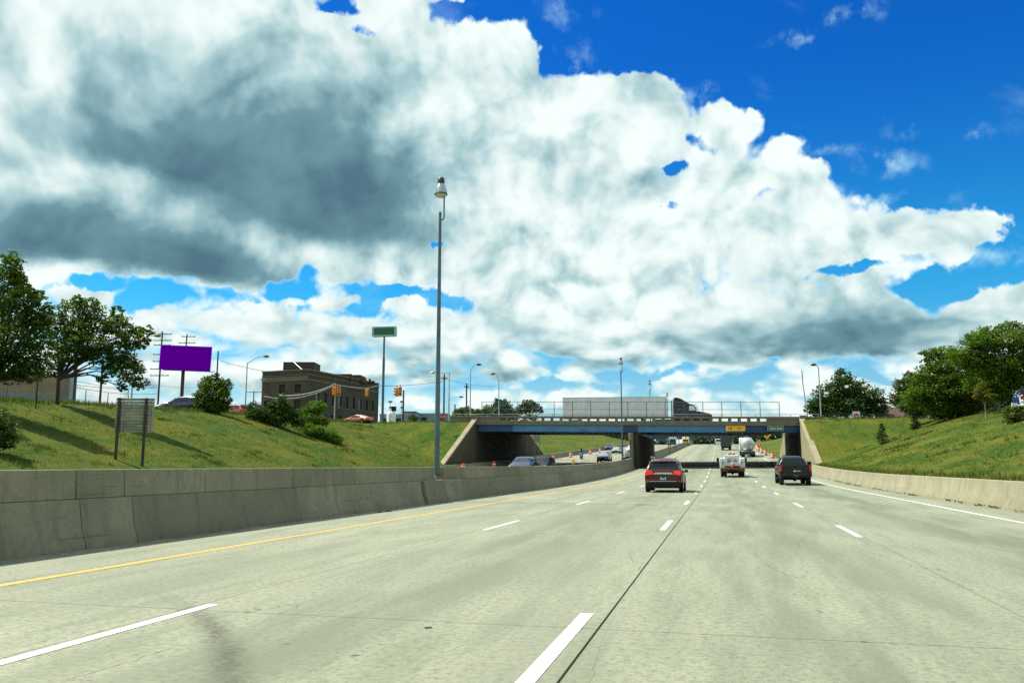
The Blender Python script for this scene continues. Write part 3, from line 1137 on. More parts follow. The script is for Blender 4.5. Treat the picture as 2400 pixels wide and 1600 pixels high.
M_WINGD = concrete('shaded_wing_concrete', (0.075, 0.064, 0.042), stain=(0.04, 0.033, 0.021), rnd=0.1)  # darker copy of the wing concrete, left face shade put into the colour
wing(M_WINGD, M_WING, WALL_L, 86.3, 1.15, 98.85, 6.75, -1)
wing(M_WING, M_WING, WALL_R, 87.6, 1.15, 103.9, 6.55, 1)
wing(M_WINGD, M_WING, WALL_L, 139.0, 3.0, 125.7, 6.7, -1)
wing(M_WING, M_WING, WALL_R, 141.0, 3.4, 129.3, 6.5, 1)
# low pipe rail on the parapet
m = MB()
for z in (0.26,):
    m.tube([bw(0, 0, 0) * 0 + Vector((XL - 3.2, 0.2, btop(XL) + z)), Vector((XR + 2.2, 0.2, btop(XR) + z))], 0.035, 6)
m.build('handrail', M_STEEL, bridge)
x = XL - 3.0
pm_ = None
while x < XR + 2.3:
    MB().tube([(x, 0.2, btop(x)), (x, 0.2, btop(x) + 0.26)], 0.03, 6).build('handrail_post', M_STEEL, bridge); x += 4.1

# chain-link safety fence standing on the parapet
fence = thing('chain_link_fence', 'tall grey chain-link safety fence on the overpass parapet', 'fence', bw(0, 0.32, 0), BRZ)
FX0, FX1, FH = -19.3, 17.2, 1.78
xs = []
x = FX1
while x > FX0: xs.append(x); x -= 2.27
for x in xs:
    MB().tube([(x, 0, btop(x) + 0.0), (x, 0, btop(x) + FH)], 0.042, 6).build('post', M_POLE, fence)
for z, rr_ in ((FH, 0.034), (0.86, 0.024), (0.12, 0.020)):
    MB().tube([(xs[-1], 0, btop(xs[-1]) + z), (xs[0], 0, btop(xs[0]) + z)], rr_, 6).build('rail', M_POLE, fence)
m = MB()
x = xs[-1] - 1.6
while x < xs[0]:
    for s in (1, -1):
        a, b = x, x + FH - 0.1
        za, zb = (0.1, FH) if s == 1 else (FH, 0.1)
        if a < xs[-1]:
            f = (xs[-1] - a) / (b - a); a = xs[-1]; za = za + (zb - za) * f
        if b > xs[0]:
            f = (xs[0] - a) / (b - a); b = xs[0]; zb = za + (zb - za) * f
        if b - a > 0.05: m.tube([(a, 0.005 * s, btop(a) + za), (b, 0.005 * s, btop(b) + zb)], 0.0022, 3, caps=False)
    x += 0.13
tag(m.build('wire_mesh', M_STEEL, fence), kind='stuff')

# signs on the girder
s1 = thing('clearance_sign', 'yellow clearance height sign on the blue girder', 'sign', bw(11.85, -0.13, 5.70), BRZ)
m = MB(); m.box((0, 0, 0), (2.28, 0.04, 0.62)); m.build('board', M_SIGN_YELLOW, s1, bevel=0.01)
FR = (PI / 2, 0, 0)
text_mesh('lettering', '14', 0.50, M_BLACK, s1, (-0.66, -0.026, -0.01), FR, 1.0, bold=0.006)
text_mesh('lettering', 'FT', 0.20, M_BLACK, s1, (-0.19, -0.026, 0.12), FR, 1.0, bold=0.0)
text_mesh('lettering', '10', 0.50, M_BLACK, s1, (0.36, -0.026, -0.01), FR, 1.0, bold=0.006)
text_mesh('lettering', 'IN', 0.20, M_BLACK, s1, (0.84, -0.026, 0.12), FR, 1.0, bold=0.0)
s2 = thing('street_name_sign', 'green street name sign with white lettering at the right end of the girder', 'sign', bw(16.55, -0.13, 5.68), BRZ)
MB().box((0, 0, 0), (1.95, 0.04, 0.60)).build('board', M_SIGN_GREEN, s2, bevel=0.02)
m = MB()
for a, b in (((0, 0.262), (1.86, 0.022)), ((0, -0.262), (1.86, 0.022)), ((-0.92, 0), (0.022, 0.50)), ((0.92, 0), (0.022, 0.50))):
    m.box((a[0], -0.024, a[1]), (b[0], 0.008, b[1]))
m.build('border', M_REFLECT, s2)
text_mesh('lettering', 'Clark Ave', 0.37, M_REFLECT, s2, (0, -0.026, 0.0), FR, 1.0, bold=0.006)

# ------------------------------------------------------------------ vehicles
def ring(st):
    y, zb, zl, zr, wb, wm, wl, wr = st
    h = [(wb, zb), (wm, zb + 0.18 * (zl - zb)), (wm, zb + 0.68 * (zl - zb)), (wl, zl), (wr, zr - 0.09 * min(1, (zr - zl) / 0.4)), (wr * 0.80, zr)]
    return [Vector((x, y, z)) for x, z in h] + [Vector((-x, y, z)) for x, z in h[::-1]]


def loft(mb, sts):
    rs = [ring(s) for s in sts]
    k = len(rs[0])
    vs = [p for r_ in rs for p in r_]
    fs = []
    for i in range(len(rs) - 1):
        for j in range(k):
            j2 = (j + 1) % k
            fs.append((i * k + j, i * k + j2, (i + 1) * k + j2, (i + 1) * k + j))
    fs.append(tuple(range(k))); fs.append(tuple((len(rs) - 1) * k + j for j in range(k)))
    mb.add(vs, fs, True)
    return rs


def lerp(a, b, f): return a + (b - a) * f


def wheel(parent, x, y, r, w, side, rim=M_RIM, dual=False):
    M = Matrix.Translation((x, y, r)) @ Matrix.Rotation(R(90), 4, 'Y')
    m = MB()
    for k in ((0,) if not dual else (0, -side * (w + 0.05))):
        Mk = Matrix.Translation((k, 0, 0)) @ M
        m.lathe([(r * 0.55, -w / 2), (r * 0.93, -w / 2), (r, -w * 0.36), (r, w * 0.36), (r * 0.93, w / 2), (r * 0.55, w / 2)], 20, Mk)
    t = m.build('wheel', M_RUBBER, parent)
    m = MB()
    o = w * 0.5 * side
    m.lathe([(r * 0.60, min(o, o - side * 0.05)), (r * 0.60, max(o, o - side * 0.05) + (0.006 if side > 0 else 0)), (r * 0.15, max(o, o - side * 0.05) + 0.02)][::1], 14, M)
    m.build('rim', rim, t)
    return t


def quad_between(rs, i, j, a, b, fa0=0.0, fa1=1.0, fb0=0.12, fb1=0.88, side=0):
    """pane on the side of a lofted body between stations i and j (fractions along and up)"""
    def pt(f, g):
        lo = lerp(rs[i][a], rs[j][a], f); hi = lerp(rs[i][b], rs[j][b], f)
        return lerp(lo, hi, g)
    return [pt(fa0, fb0), pt(fa1, fb0), pt(fa1, fb1), pt(fa0, fb1)]


SUV = dict(st=[(-2.35, .46, 1.02, 1.04, .80, .89, .85, .80), (-2.28, .38, 1.06, 1.12, .83, .915, .875, .80),
               (-1.97, .34, 1.08, 1.665, .85, .925, .885, .69), (-1.0, .30, 1.06, 1.72, .85, .925, .885, .70),
               (0.05, .30, 1.03, 1.715, .85, .925, .885, .70), (0.62, .30, 1.02, 1.63, .85, .925, .885, .68),
               (1.35, .30, 1.01, 1.05, .85, .92, .865, .78), (2.05, .30, .94, .99, .84, .91, .83, .72), (2.36, .36, .76, .82, .78, .84, .74, .62)],
           cab=(2, 5), rear=(1, 2), front=(5, 6), axle=(-1.42, 1.42), r=.37)
SEDAN = dict(st=[(-2.40, .42, .86, .92, .74, .86, .80, .74), (-2.25, .34, .92, 1.0, .80, .89, .83, .74),
                 (-1.65, .28, .95, 1.03, .82, .90, .84, .74), (-1.0, .26, .95, 1.38, .82, .905, .85, .62),
                 (-0.1, .25, .94, 1.45, .82, .905, .85, .63), (0.35, .25, .93, 1.40, .82, .905, .85, .62),
                 (1.15, .25, .91, .97, .82, .90, .83, .74), (2.0, .27, .80, .86, .80, .88, .80, .68), (2.38, .34, .66, .72, .74, .80, .70, .58)],
             cab=(3, 5), rear=(2, 3), front=(5, 6), axle=(-1.38, 1.42), r=.33)


def car(name, label, cat, loc, rzv, kind, paint, rails=False, group=None, plate=None, scale=1.0, sunlit_lamps=False, mirrors_x=1.0):
    t = thing(name, label, cat, loc, rzv, group)
    if scale != 1.0: t.scale = (scale,) * 3
    st = kind['st']
    m = MB(); rs = loft(m, st)
    body = m.build('body', paint, t)
    sub = body.modifiers.new('round', 'SUBSURF'); sub.levels = 1; sub.render_levels = 1
    ca, cbk = kind['cab']
    # side windows
    for s in (0, 1):
        m1 = MB()
        n = cbk - ca
        for i in range(ca, cbk):
            a, b = (3, 4) if s == 0 else (8, 7)
            f0, f1 = (0.14 if i == ca else 0.06), (0.94 if i < cbk - 1 else 0.98)
            q = quad_between(rs, i, i + 1, a, b, f0, f1, 0.10, 0.84)
            if s == 1: q = q[::-1]
            m1.panel(q, 0.004, 0.03)
        i = kind['front'][0]
        a, b = (3, 4) if s == 0 else (8, 7)
        q = [lerp(rs[i][a], rs[i][b], 0.10), lerp(rs[i + 1][a], rs[i + 1][b], 0.1).lerp(rs[i][a], 0.25), lerp(rs[i][a], rs[i][b], 0.84)]
        if s == 1: q = q[::-1]
        m1.panel(q, 0.004, 0.03)
        m1.build('side_window', M_GLASS, t)
    # windscreen and rear window
    i, j = kind['front']
    q = [lerp(rs[j][4], rs[i][4], .10), lerp(rs[i][4], rs[j][4], .10), lerp(rs[i][7], rs[j][7], .10), lerp(rs[j][7], rs[i][7], .10)]
    MB().panel([lerp(q[0], q[3], .04), lerp(q[1], q[2], .07), lerp(q[2], q[1], .07), lerp(q[3], q[0], .04)], 0.05, 0.07).build('windscreen', M_GLASS, t)
    i, j = kind['rear']
    q = [lerp(rs[i][4], rs[j][4], .12), lerp(rs[i][7], rs[j][7], .12), lerp(rs[i][7], rs[j][7], .86), lerp(rs[i][4], rs[j][4], .86)]
    MB().panel([lerp(q[0], q[1], .03), lerp(q[1], q[0], .03), lerp(q[2], q[3], .06), lerp(q[3], q[2], .06)], 0.035, 0.06).build('rear_window', M_GLASS, t)
    r = kind['r']
    for y in kind['axle']:
        for s in (-1, 1):
            m = MB(); m.lathe([(r + .075, -.02), (r + .075, .02)], 20, Matrix.Translation((s * .905, y, r + .02)) @ Matrix.Rotation(R(90), 4, 'Y'))
            m.build('wheel_arch', M_BLACK, t)
            wheel(t, s * .83, y, r, .22, s)
    y0 = st[0][0]; y1 = st[-1][0]
    zl = st[1][2]
    MB().box((0, y0 + 0.02, .45), (1.58, .16, .20)).build('rear_bumper', M_BLACK, t, bevel=.03)
    MB().box((0, y1 - 0.03, .40), (1.50, .16, .18)).build('front_bumper', M_BLACK, t, bevel=.03)
    MB().box((0, 0, .27), (1.5, y1 - y0 - .5, .12)).build('underbody', M_BLACK, t)
    for s in (-1, 1):
        m = MB(); m.prism([(s * .86, y0 - .015, zl - .22), (s * .50, y0 - .025, zl - .16), (s * .54, y0 - .025, zl + .0), (s * .84, y0 - .01, zl + .02)], (0, .16, 0))
        m.build('tail_light', M_SUNLIT_RED if sunlit_lamps else M_RED_LAMP, t, bevel=.012)
        m = MB(); m.prism([(s * .74, y1 - .05, st[-1][2] - .02), (s * .42, y1 + .02, st[-1][2] - .04), (s * .46, y1 + .02, st[-1][2] + .06), (s * .78, y1 - .12, st[-1][2] + .10)], (0, -.12, 0))
        m.build('headlight', M_CLEAR_LAMP, t, bevel=.01)
        m = MB(); m.box((s * 1.0, st[kind['front'][0]][0] + .42, zl - .02), (.2, .10, .15)); m.box((s * .9, st[kind['front'][0]][0] + .42, zl - .06), (.1, .05, .05))
        m.build('door_mirror', paint, t, bevel=.02)
        for y in (-.62, .42):
            MB().box((s * .925, y, zl - .12), (.03, .18, .035)).build('door_handle', M_CHROME, t)
    MB().box((0, y1 + .015, .60), (.80, .05, .14)).build('grille', M_BLACK, t, bevel=.02)
    p = MB().box((0, y0 - .02, zl - .34), (.32, .02, .16)).build('licence_plate', plate or M_REFLECT, t)
    if rails:
        for s in (-1, 1):
            MB().tube([(s * .60, -1.75, 1.70), (s * .62, -1.55, 1.77), (s * .62, .1, 1.78), (s * .60, .35, 1.72)], .022, 6).build('roof_rail', M_CHROME, t)
    return t


def ground_car(u, D, lane_x=None):
    """place on the carriageway at photo column u, D metres ahead"""
    a, F, U = ray(u, 1089)
    s = D / F
    r = a * s
    x, y = r * CY - D * SY, r * SY + D * CY
    return (x, y, rz(y) - (0.02 if x < -11 else 0.0))


def tilt(t, y, reverse=False):
    g = math.atan((rz(y + 2) - rz(y - 2)) / 4)
    t.rotation_euler = (g if not reverse else -g, 0, t.rotation_euler[2])


P_MAROON = pm('maroon_paint', (0.075, 0.006, 0.009), 0.3, 0.25, var=0.06, coat=0.45)
P_BLACKCAR = pm('black_paint', (0.006, 0.008, 0.009), 0.32, 0.0, var=0.05, coat=0.25, spec=0.3)
P_SILVER = pm('silver_paint', (0.40, 0.42, 0.43), 0.28, 0.6, var=0.04, coat=0.6)
P_NAVY = pm('navy_paint', (0.015, 0.028, 0.055), 0.25, 0.3, var=0.05, coat=0.8)
P_WHITECAR = pm('white_car_paint', (0.70, 0.72, 0.72), 0.28, var=0.04, coat=0.6)
P_GREEN = pm('dark_green_paint', (0.012, 0.030, 0.026), 0.25, 0.3, var=0.05, coat=0.8)
P_GREYTRAILER = pm('trailer_aluminium', (0.66, 0.68, 0.68), 0.45, 0.1, var=0.06, scale=1.0, dirt=(0.36, 0.37, 0.36))
P_PLATE_BLUE = pm('blue_plate', (0.015, 0.075, 0.22), 0.4, var=0.05)

# maroon suv ahead in the left-centre lane
loc = ground_car(1560.5, 43.8)
suv = car('suv', 'maroon SUV with chrome strip across its tailgate, nearest vehicle ahead', 'car', loc, 0, SUV, P_MAROON, rails=True, plate=P_PLATE_BLUE, sunlit_lamps=True)
MB().prism([(-.50, -2.375, .90), (.50, -2.375, .90), (.40, -2.375, .985), (-.40, -2.375, .985)], (0, .08, 0)).build('chrome_strip', M_CHROME, suv, bevel=.01)
MB().box((0, -2.365, .835), (.34, .03, .02)).build('plate_lamp', M_BLACK, suv)
m = MB(); m.box((-.11, -2.392, .69), (.05, .012, .11)); m.box((.115, -2.392, .69), (.05, .012, .11)); m.box((0, -2.392, .66), (.12, .012, .05))
m.build('plate_marking', M_REFLECT, suv)
MB().box((0, -2.345, .40), (1.66, .14, .26)).build('bumper_cladding', M_BLACK, suv, bevel=.04)
MB().box((0, -2.37, .56), (1.28, .04, .02)).build('bumper_trim', M_CHROME, suv)
MB().box((0, -2.05, 1.665), (1.26, .26, .03)).build('roof_spoiler', P_MAROON, suv, bevel=.012)
MB().box((0, -2.18, 1.645), (.40, .02, .025)).build('brake_light', M_RED_LAMP, suv)
for s in (-1, 1):
    MB().box((s * .72, -2.372, .55), (.16, .03, .06)).build('reflector', M_RED_LAMP, suv, bevel=.008)
    MB().tube([(s * .46, -2.36, .30), (s * .46, -2.05, .30)], .04, 10).build('exhaust_pipe', M_CHROME, suv)
MB().tube([(.30, -2.16, 1.18), (-.1, -2.22, 1.15)], .012, 5).build('wiper', M_BLACK, suv)


def pickup(name, label, loc, paint, rzv=0.0, towing=True):
    t = thing(name, label, 'pickup truck', loc, rzv)
    st = [(-.92, .62, 1.28, 1.30, .90, .98, .94, .80), (-.86, .60, 1.30, 1.38, .90, 1.0, .95, .80), (-.72, .58, 1.32, 1.88, .90, 1.0, .95, .71),
          (.2, .56, 1.30, 1.93, .90, 1.0, .95, .72), (.95, .56, 1.28, 1.91, .90, 1.0, .95, .72), (1.25, .56, 1.28, 1.84, .90, 1.0, .95, .70),
          (1.95, .56, 1.27, 1.30, .90, 1.0, .93, .84), (2.75, .58, 1.20, 1.24, .90, .98, .90, .80), (2.98, .60, 1.05, 1.10, .86, .92, .84, .74)]
    m = MB(); rs = loft(m, st); b = m.build('cab', paint, t)
    b.modifiers.new('round', 'SUBSURF').levels = 1
    for s in (0, 1):
        a, b2 = (3, 4) if s == 0 else (8, 7)
        m = MB()
        for i in (2, 3, 4):
            q = quad_between(rs, i, i + 1, a, b2, .12 if i == 2 else .05, .95, .10, .84)
            m.panel(q if s == 0 else q[::-1], .004, .03)
        m.build('side_window', M_GLASS, t)
    MB().panel([lerp(rs[6][4], rs[5][4], .1), lerp(rs[5][4], rs[6][4], .1), lerp(rs[5][7], rs[6][7], .1), lerp(rs[6][7], rs[5][7], .1)], .05, .07).build('windscreen', M_GLASS, t)
    q = [lerp(rs[1][4], rs[2][4], .12), lerp(rs[1][7], rs[2][7], .12), lerp(rs[1][7], rs[2][7], .86), lerp(rs[1][4], rs[2][4], .86)]
    MB().panel([lerp(q[0], q[1], .05), lerp(q[1], q[0], .05), lerp(q[2], q[3], .08), lerp(q[3], q[2], .08)], .03, .05).build('rear_window', M_GLASS, t)
    ax = -1.92
    arch = [(ax + .48 * math.cos(PI * k / 10), .48 + .48 * math.sin(PI * k / 10)) for k in range(11)]
    for s in (-1, 1):
        poly = [(s * .88, -2.95, .58), (s * .88, -2.95, 1.31), (s * .88, -.95, 1.31), (s * .88, -.95, .58)] + [(s * .88, y, max(z, .58)) for y, z in arch]
        m = MB(); m.prism(poly, (s * .11, 0, 0)); m.build('bed_side', paint, t)
        MB().box((s * .93, -1.95, 1.325), (.15, 2.0, .035)).build('bed_rail', M_BLACK, t)
        MB().box((s * .91, -2.955, 1.09), (.13, .05, .38)).build('tail_light', M_RED_LAMP, t, bevel=.02)
        mm = MB()
        if towing:
            mm.box((s * 1.24, 1.12, 1.36), (.27, .12, .33)); mm.box((s * 1.06, 1.12, 1.30), (.16, .05, .05))
        else: mm.box((s * 1.10, 1.12, 1.34), (.22, .12, .2))
        mm.build('door_mirror', M_BLACK, t, bevel=.02)
        MB().box((s * .98, .4, .40), (.14, 2.3, .06)).build('running_board', M_BLACK, t)
        MB().box((s * .78, 2.99, .98), (.26, .06, .18)).build('headlight', M_CLEAR_LAMP, t, bevel=.02)
        for y, d in ((ax, 0), (2.0, 0)):
            wheel(t, s * .84, y, .40, .27, s)
        MB().lathe([(.47, -.02), (.47, .02)], 20, Matrix.Translation((s * .97, 2.0, .44)) @ Matrix.Rotation(R(90), 4, 'Y')).build('wheel_arch', M_BLACK, t)
    MB().box((0, -1.95, .80), (1.74, 2.0, .05)).build('bed_floor', M_BLACK, t)
    g = MB().box((0, -2.93, .985), (1.60, .07, .66)).build('tailgate', paint, t, bevel=.015)
    MB().box((0, -2.972, 1.22), (.22, .02, .07)).build('handle', M_BLACK, g)
    MB().box((.14, -2.972, .93), (.34, .012, .06)).build('badge', M_RIM, g)
    MB().tube([(-.08, -2.96, .93), (-.08, -2.98, .93)], .055, 12).build('emblem', M_CHROME, g)
    bp = MB().box((0, -3.02, .62), (1.86, .20, .20)).build('rear_bumper', M_BLACK, t, bevel=.03)
    MB().box((0, -3.125, .63), (.31, .012, .15)).build('licence_plate', pm('faded_plate', (.03,.06,.055), .5), bp)
    MB().box((0, -2.95, .46), (.10, .3, .10)).build('tow_hitch', M_BLACK, t)
    MB().box((0, .2, .52), (1.2, 5.6, .16)).build('chassis', M_BLACK, t)
    MB().tube([(-.85, ax, .40), (.85, ax, .40)], .07, 8).lathe([(.05, -.15), (.17, 0), (.05, .15)], 10, Matrix.Translation((0, ax, .40))).build('rear_axle', M_BLACK, t)
    MB().box((0, 2.99, .85), (1.2, .08, .42)).build('grille', M_CHROME, t, bevel=.02)
    MB().box((0, 3.02, .62), (1.86, .16, .2)).build('front_bumper', M_CHROME, t, bevel=.03)
    MB().box((0, 2.0, 1.255), (1.3, 1.0, .05)).build('bonnet_bulge', paint, t, bevel=.02)
    return t


loc = ground_car(1855.5, 57.0)
pk = pickup('pickup_truck', 'black pickup truck with wide towing mirrors in the right lane', loc, P_BLACKCAR)
tilt(pk, loc[1])

# utility truck with service boxes
M_PALE = pm('pale_grey_green_paint', (0.50, 0.56, 0.52), 0.45, var=0.1, dirt=(0.28, 0.25, 0.18))
M_RUST = pm('rusty_orange_bumper', (0.13, 0.040, 0.012), 0.7, var=0.35, scale=5, dirt=(0.06, 0.03, 0.015))
loc = ground_car(1715.5, 76.5)
ut = thing('utility_truck', 'white utility truck with side tool boxes and a rusty orange bumper in our lane ahead', 'truck', loc)
tilt(ut, loc[1])
st = [(-.62, .70, 1.30, 1.32, .80, .92, .88, .78), (-.56, .70, 1.32, 1.40, .80, .92, .88, .76), (-.42, .70, 1.34, 1.92, .80, .93, .88, .68),
      (.6, .68, 1.32, 1.97, .80, .93, .88, .70), (.95, .68, 1.30, 1.88, .80, .93, .88, .68), (1.6, .66, 1.28, 1.32, .82, .94, .88, .80),
      (2.5, .66, 1.18, 1.24, .82, .92, .84, .76), (2.72, .66, 1.0, 1.05, .80, .88, .80, .70)]
m = MB(); rs = loft(m, st); b = m.build('cab', M_WHITE, ut); b.modifiers.new('round', 'SUBSURF').levels = 1
q = [lerp(rs[1][4], rs[2][4], .1), lerp(rs[1][7], rs[2][7], .1), lerp(rs[1][7], rs[2][7], .84), lerp(rs[1][4], rs[2][4], .84)]
MB().panel([lerp(q[0], q[1], .1), lerp(q[1], q[0], .1), lerp(q[2], q[3], .1), lerp(q[3], q[2], .1)], .03, .05).build('rear_window', M_GLASS, ut)
for s in (0, 1):
    a, b2 = (3, 4) if s == 0 else (8, 7)
    q = quad_between(rs, 2, 4, a, b2, .15, .95, .1, .84)
    MB().panel(q if s == 0 else q[::-1], .004, .03).build('side_window', M_GLASS, ut)
MB().panel([lerp(rs[5][4], rs[4][4], .1), lerp(rs[4][4], rs[5][4], .1), lerp(rs[4][7], rs[5][7], .1), lerp(rs[5][7], rs[4][7], .1)], .05, .07).build('windscreen', M_GLASS, ut)
for s in (-1, 1):
    bx = MB().box((s * .87, -1.95, 1.18), (.40, 2.6, .98)).build('tool_box', M_WHITE, ut, bevel=.02)
    MB().box((s * .87, -3.262, 1.26), (.30, .02, .62)).build('box_door', M_PALE, bx, bevel=.01)
    MB().box((s * .80, -3.28, 1.26), (.06, .02, .20)).build('latch', M_BLACK, bx)
    MB().box((s * 1.078, -2.4, 1.22), (.02, .9, .7)).build('side_door', M_PALE, bx)
    MB().box((s * 1.078, -1.2, 1.22), (.02, .8, .7)).build('side_door', M_PALE, bx)
    MB().box((s * .98, -3.265, .80), (.11, .03, .12)).build('tail_light', M_RED_LAMP, ut)
    m = MB(); m.box((s * 1.25, 1.0, 1.48), (.22, .10, .38)); m.tube([(s * .92, 1.0, 1.4), (s * 1.2, 1.0, 1.55)], .02, 5)
    m.build('door_mirror', M_BLACK, ut)
    wheel(ut, s * .90, -1.95, .40, .24, s, M_WHITE, dual=True)
    wheel(ut, s * .80, 1.9, .40, .25, s, M_WHITE)
    MB().tube([(s * .62, -3.22, .98), (s * .50, -3.22, 1.72), (s * .36, -3.22, 1.80), (0, -3.22, 1.80)], .035, 6).build('rear_frame', M_WHITE, ut)
    MB().tube([(s * .34, -2.6, 1.32), (s * .34, -2.75, 1.5), (s * .22, -2.8, 1.55), (s * .22, -2.8, 1.35)], .03, 6).build('hose_coil', M_BLACK, ut)
MB().box((0, -1.95, .98), (1.34, 2.6, .06)).build('load_floor', M_DARKSTEEL, ut)
MB().box((0, -3.20, 1.10), (1.30, .06, .30)).build('tailgate', M_PALE, ut, bevel=.01)
MB().box((0, -.74, 1.45), (1.3, .05, .9)).build('headboard', M_PALE, ut, bevel=.01)
MB().box((0, -3.38, .70), (2.08, .34, .30)).build('rear_bumper', M_RUST, ut, bevel=.02)
MB().box((0, -3.54, .63), (1.1, .04, .12)).build('step', M_BLACK, ut)
MB().box((0, -.2, .58), (.9, 5.8, .18)).build('chassis', M_BLACK, ut)
MB().tube([(-.85, -1.95, .40), (.85, -1.95, .40)], .07, 8).lathe([(.05, -.18), (.2, 0), (.05, .18)], 10, Matrix.Translation((0, -1.95, .40))).build('rear_axle', M_BLACK, ut)
bt = MB().box((0, .2, 2.0), (.62, .22, .05)).build('beacon_bar', M_BLACK, ut)
MB().lathe([(.10, 2.02), (.10, 2.12), (.05, 2.16)], 10, Matrix.Translation((-.16, .2, 0))).lathe([(.10, 2.02), (.10, 2.12), (.05, 2.16)], 10, Matrix.Translation((.16, .2, 0))).build('beacon', M_AMBER, bt)
cn = thing('traffic_cone', 'small orange traffic cone standing on the back of the utility truck', 'cone', (loc[0], loc[1] - 3.33, loc[2] + .85))
MB().lathe([(.13, 0.03), (.085, .22), (.05, .46), (.025, .58), (.0, .585)], 12).build('cone', M_ORANGE, cn)
MB().box((0, 0, .015), (.30, .30, .03)).build('base', M_ORANGE, cn)
MB().lathe([(.082, .26), (.062, .40)], 12).build('reflective_band', M_REFLECT, cn)

# dark box truck, rear view
M_CHARCOAL = pm('charcoal_truck_body', (0.045, 0.055, 0.055), 0.5, var=0.15, scale=1)
loc = ground_car(1703.5, 198)
bt_ = thing('box_truck', 'dark grey box truck driving up the rise beyond the overpass', 'truck', loc); tilt(bt_, loc[1])
MB().box((0, 0, 2.35), (2.5, 7.5, 2.9)).build('cargo_box', M_CHARCOAL, bt_, bevel=.04)
for k in range(6):
    MB().box((0, -3.77, 1.15 + k * .46), (2.2, .05, .43)).build('door_panel', M_CHARCOAL, bt_, bevel=.01)
MB().box((0, 1.0, .75), (1.0, 9.5, .3)).build('chassis', M_BLACK, bt_)
MB().box((0, -3.6, .62), (2.3, .15, .16)).build('rear_bumper', M_BLACK, bt_)
MB().box((0, 4.9, 1.5), (2.2, 1.9, 1.9)).build('cab', M_CHARCOAL, bt_, bevel=.15)
for s in (-1, 1):
    wheel(bt_, s * .98, -2.2, .5, .28, s, M_BLACK, dual=True); wheel(bt_, s * .95, 4.6, .5, .28, s)
    MB().box((s * 1.05, -3.75, .82), (.2, .04, .12)).build('tail_light', M_RED_LAMP, bt_)
    MB().box((s * 1.22, 4.6, 2.0), (.12, .1, .5)).build('door_mirror', M_BLACK, bt_)

# tanker
M_TANK = pm('polished_tank_shell', (0.56, 0.60, 0.60), 0.30, 0.55, var=0.06, scale=0.8, dirt=(0.32, 0.33, 0.31))
loc = ground_car(1752.5, 148)
tk = thing('tanker_truck', 'silver tanker lorry with a rounded tank end beyond the overpass', 'tanker', loc); tilt(tk, loc[1])
M = Matrix.Translation((0, 0, 2.15)) @ Matrix.Rotation(R(-90), 4, 'X')
MB().lathe([(.25, -5.95), (.7, -5.85), (1.0, -5.65), (1.14, -5.3), (1.17, -4.9), (1.17, 4.9), (1.0, 5.4), (.5, 5.6)], 28, M).build('tank', M_TANK, tk)
for y in (-4.9, -2.4, 0, 2.4, 4.8):
    MB().lathe([(1.18, y - .05), (1.20, y), (1.18, y + .05)], 28, M).build('tank_ring', M_STEEL, tk)
m = MB()
for s in (-1, 1): m.tube([(s * .16 + .12, -5.95, 1.0), (s * .16 + .12, -5.95, 2.6), (s * .16 + .12, -5.5, 3.2)], .025, 5)
for k in range(7): m.tube([(-.04, -5.95, 1.15 + k * .27), (.28, -5.95, 1.15 + k * .27)], .018, 5)
m.build('ladder', M_DARKSTEEL, tk)
MB().box((0, -4.2, .98), (2.3, 3.4, .12)).build('mudguard', M_STEEL, tk, bevel=.03)
MB().box((0, -5.75, .68), (2.3, .25, .45)).build('rear_bumper', M_DARKSTEEL, tk, bevel=.02)
MB().box((0, 0, .95), (.9, 11, .2)).build('chassis', M_DARKSTEEL, tk)
MB().box((0, 7.6, 1.9), (2.3, 2.2, 2.6)).build('cab', M_WHITE, tk, bevel=.2)
MB().box((0, .2, 3.38), (.7, 6.5, .1)).build('walkway', M_STEEL, tk)
for s in (-1, 1):
    for y in (-4.9, -3.6): wheel(tk, s * 1.0, y, .5, .28, s, M_STEEL, dual=True)
    wheel(tk, s * 1.0, 8.0, .5, .28, s, M_STEEL); wheel(tk, s * 1.0, 4.6, .5, .28, s, M_STEEL, dual=True)
    MB().box((s * .95, -5.9, .72), (.2, .04, .12)).build('tail_light', M_RED_LAMP, tk)

# small white van far ahead, by the crest
loc = ground_car(1685.5, 268)
vn = thing('white_van', 'small white van near the crest of the road, left of the dark box truck', 'van', loc)
MB().prism([(-.95, -2.3, .35), (.95, -2.3, .35), (.98, -2.3, 1.1), (.80, -2.2, 1.95), (-.80, -2.2, 1.95), (-.98, -2.3, 1.1)], (0, 4.4, 0)).build('body', P_WHITECAR, vn, bevel=.1)
MB().prism([(-.78, -2.32, 1.15), (.78, -2.32, 1.15), (.66, -2.26, 1.75), (-.66, -2.26, 1.75)], (0, .04, 0)).build('rear_window', M_GLASS, vn)
for s in (-1, 1):
    MB().box((s * .86, -2.33, .95), (.14, .05, .35)).build('tail_light', M_RED_LAMP, vn)
    wheel(vn, s * .85, -1.4, .36, .22, s); wheel(vn, s * .85, 1.5, .36, .22, s)

# oncoming traffic on the far carriageway (facing us)
def oncoming(u, D, *a, **k):
    loc = ground_car(u, D)
    t = car(a[0], a[1], 'car', loc, PI, a[2], a[3], **k)
    g = math.atan((rz(loc[1] + 2) - rz(loc[1] - 2)) / 4)
    t.rotation_euler = (-g, 0, PI)
    return t


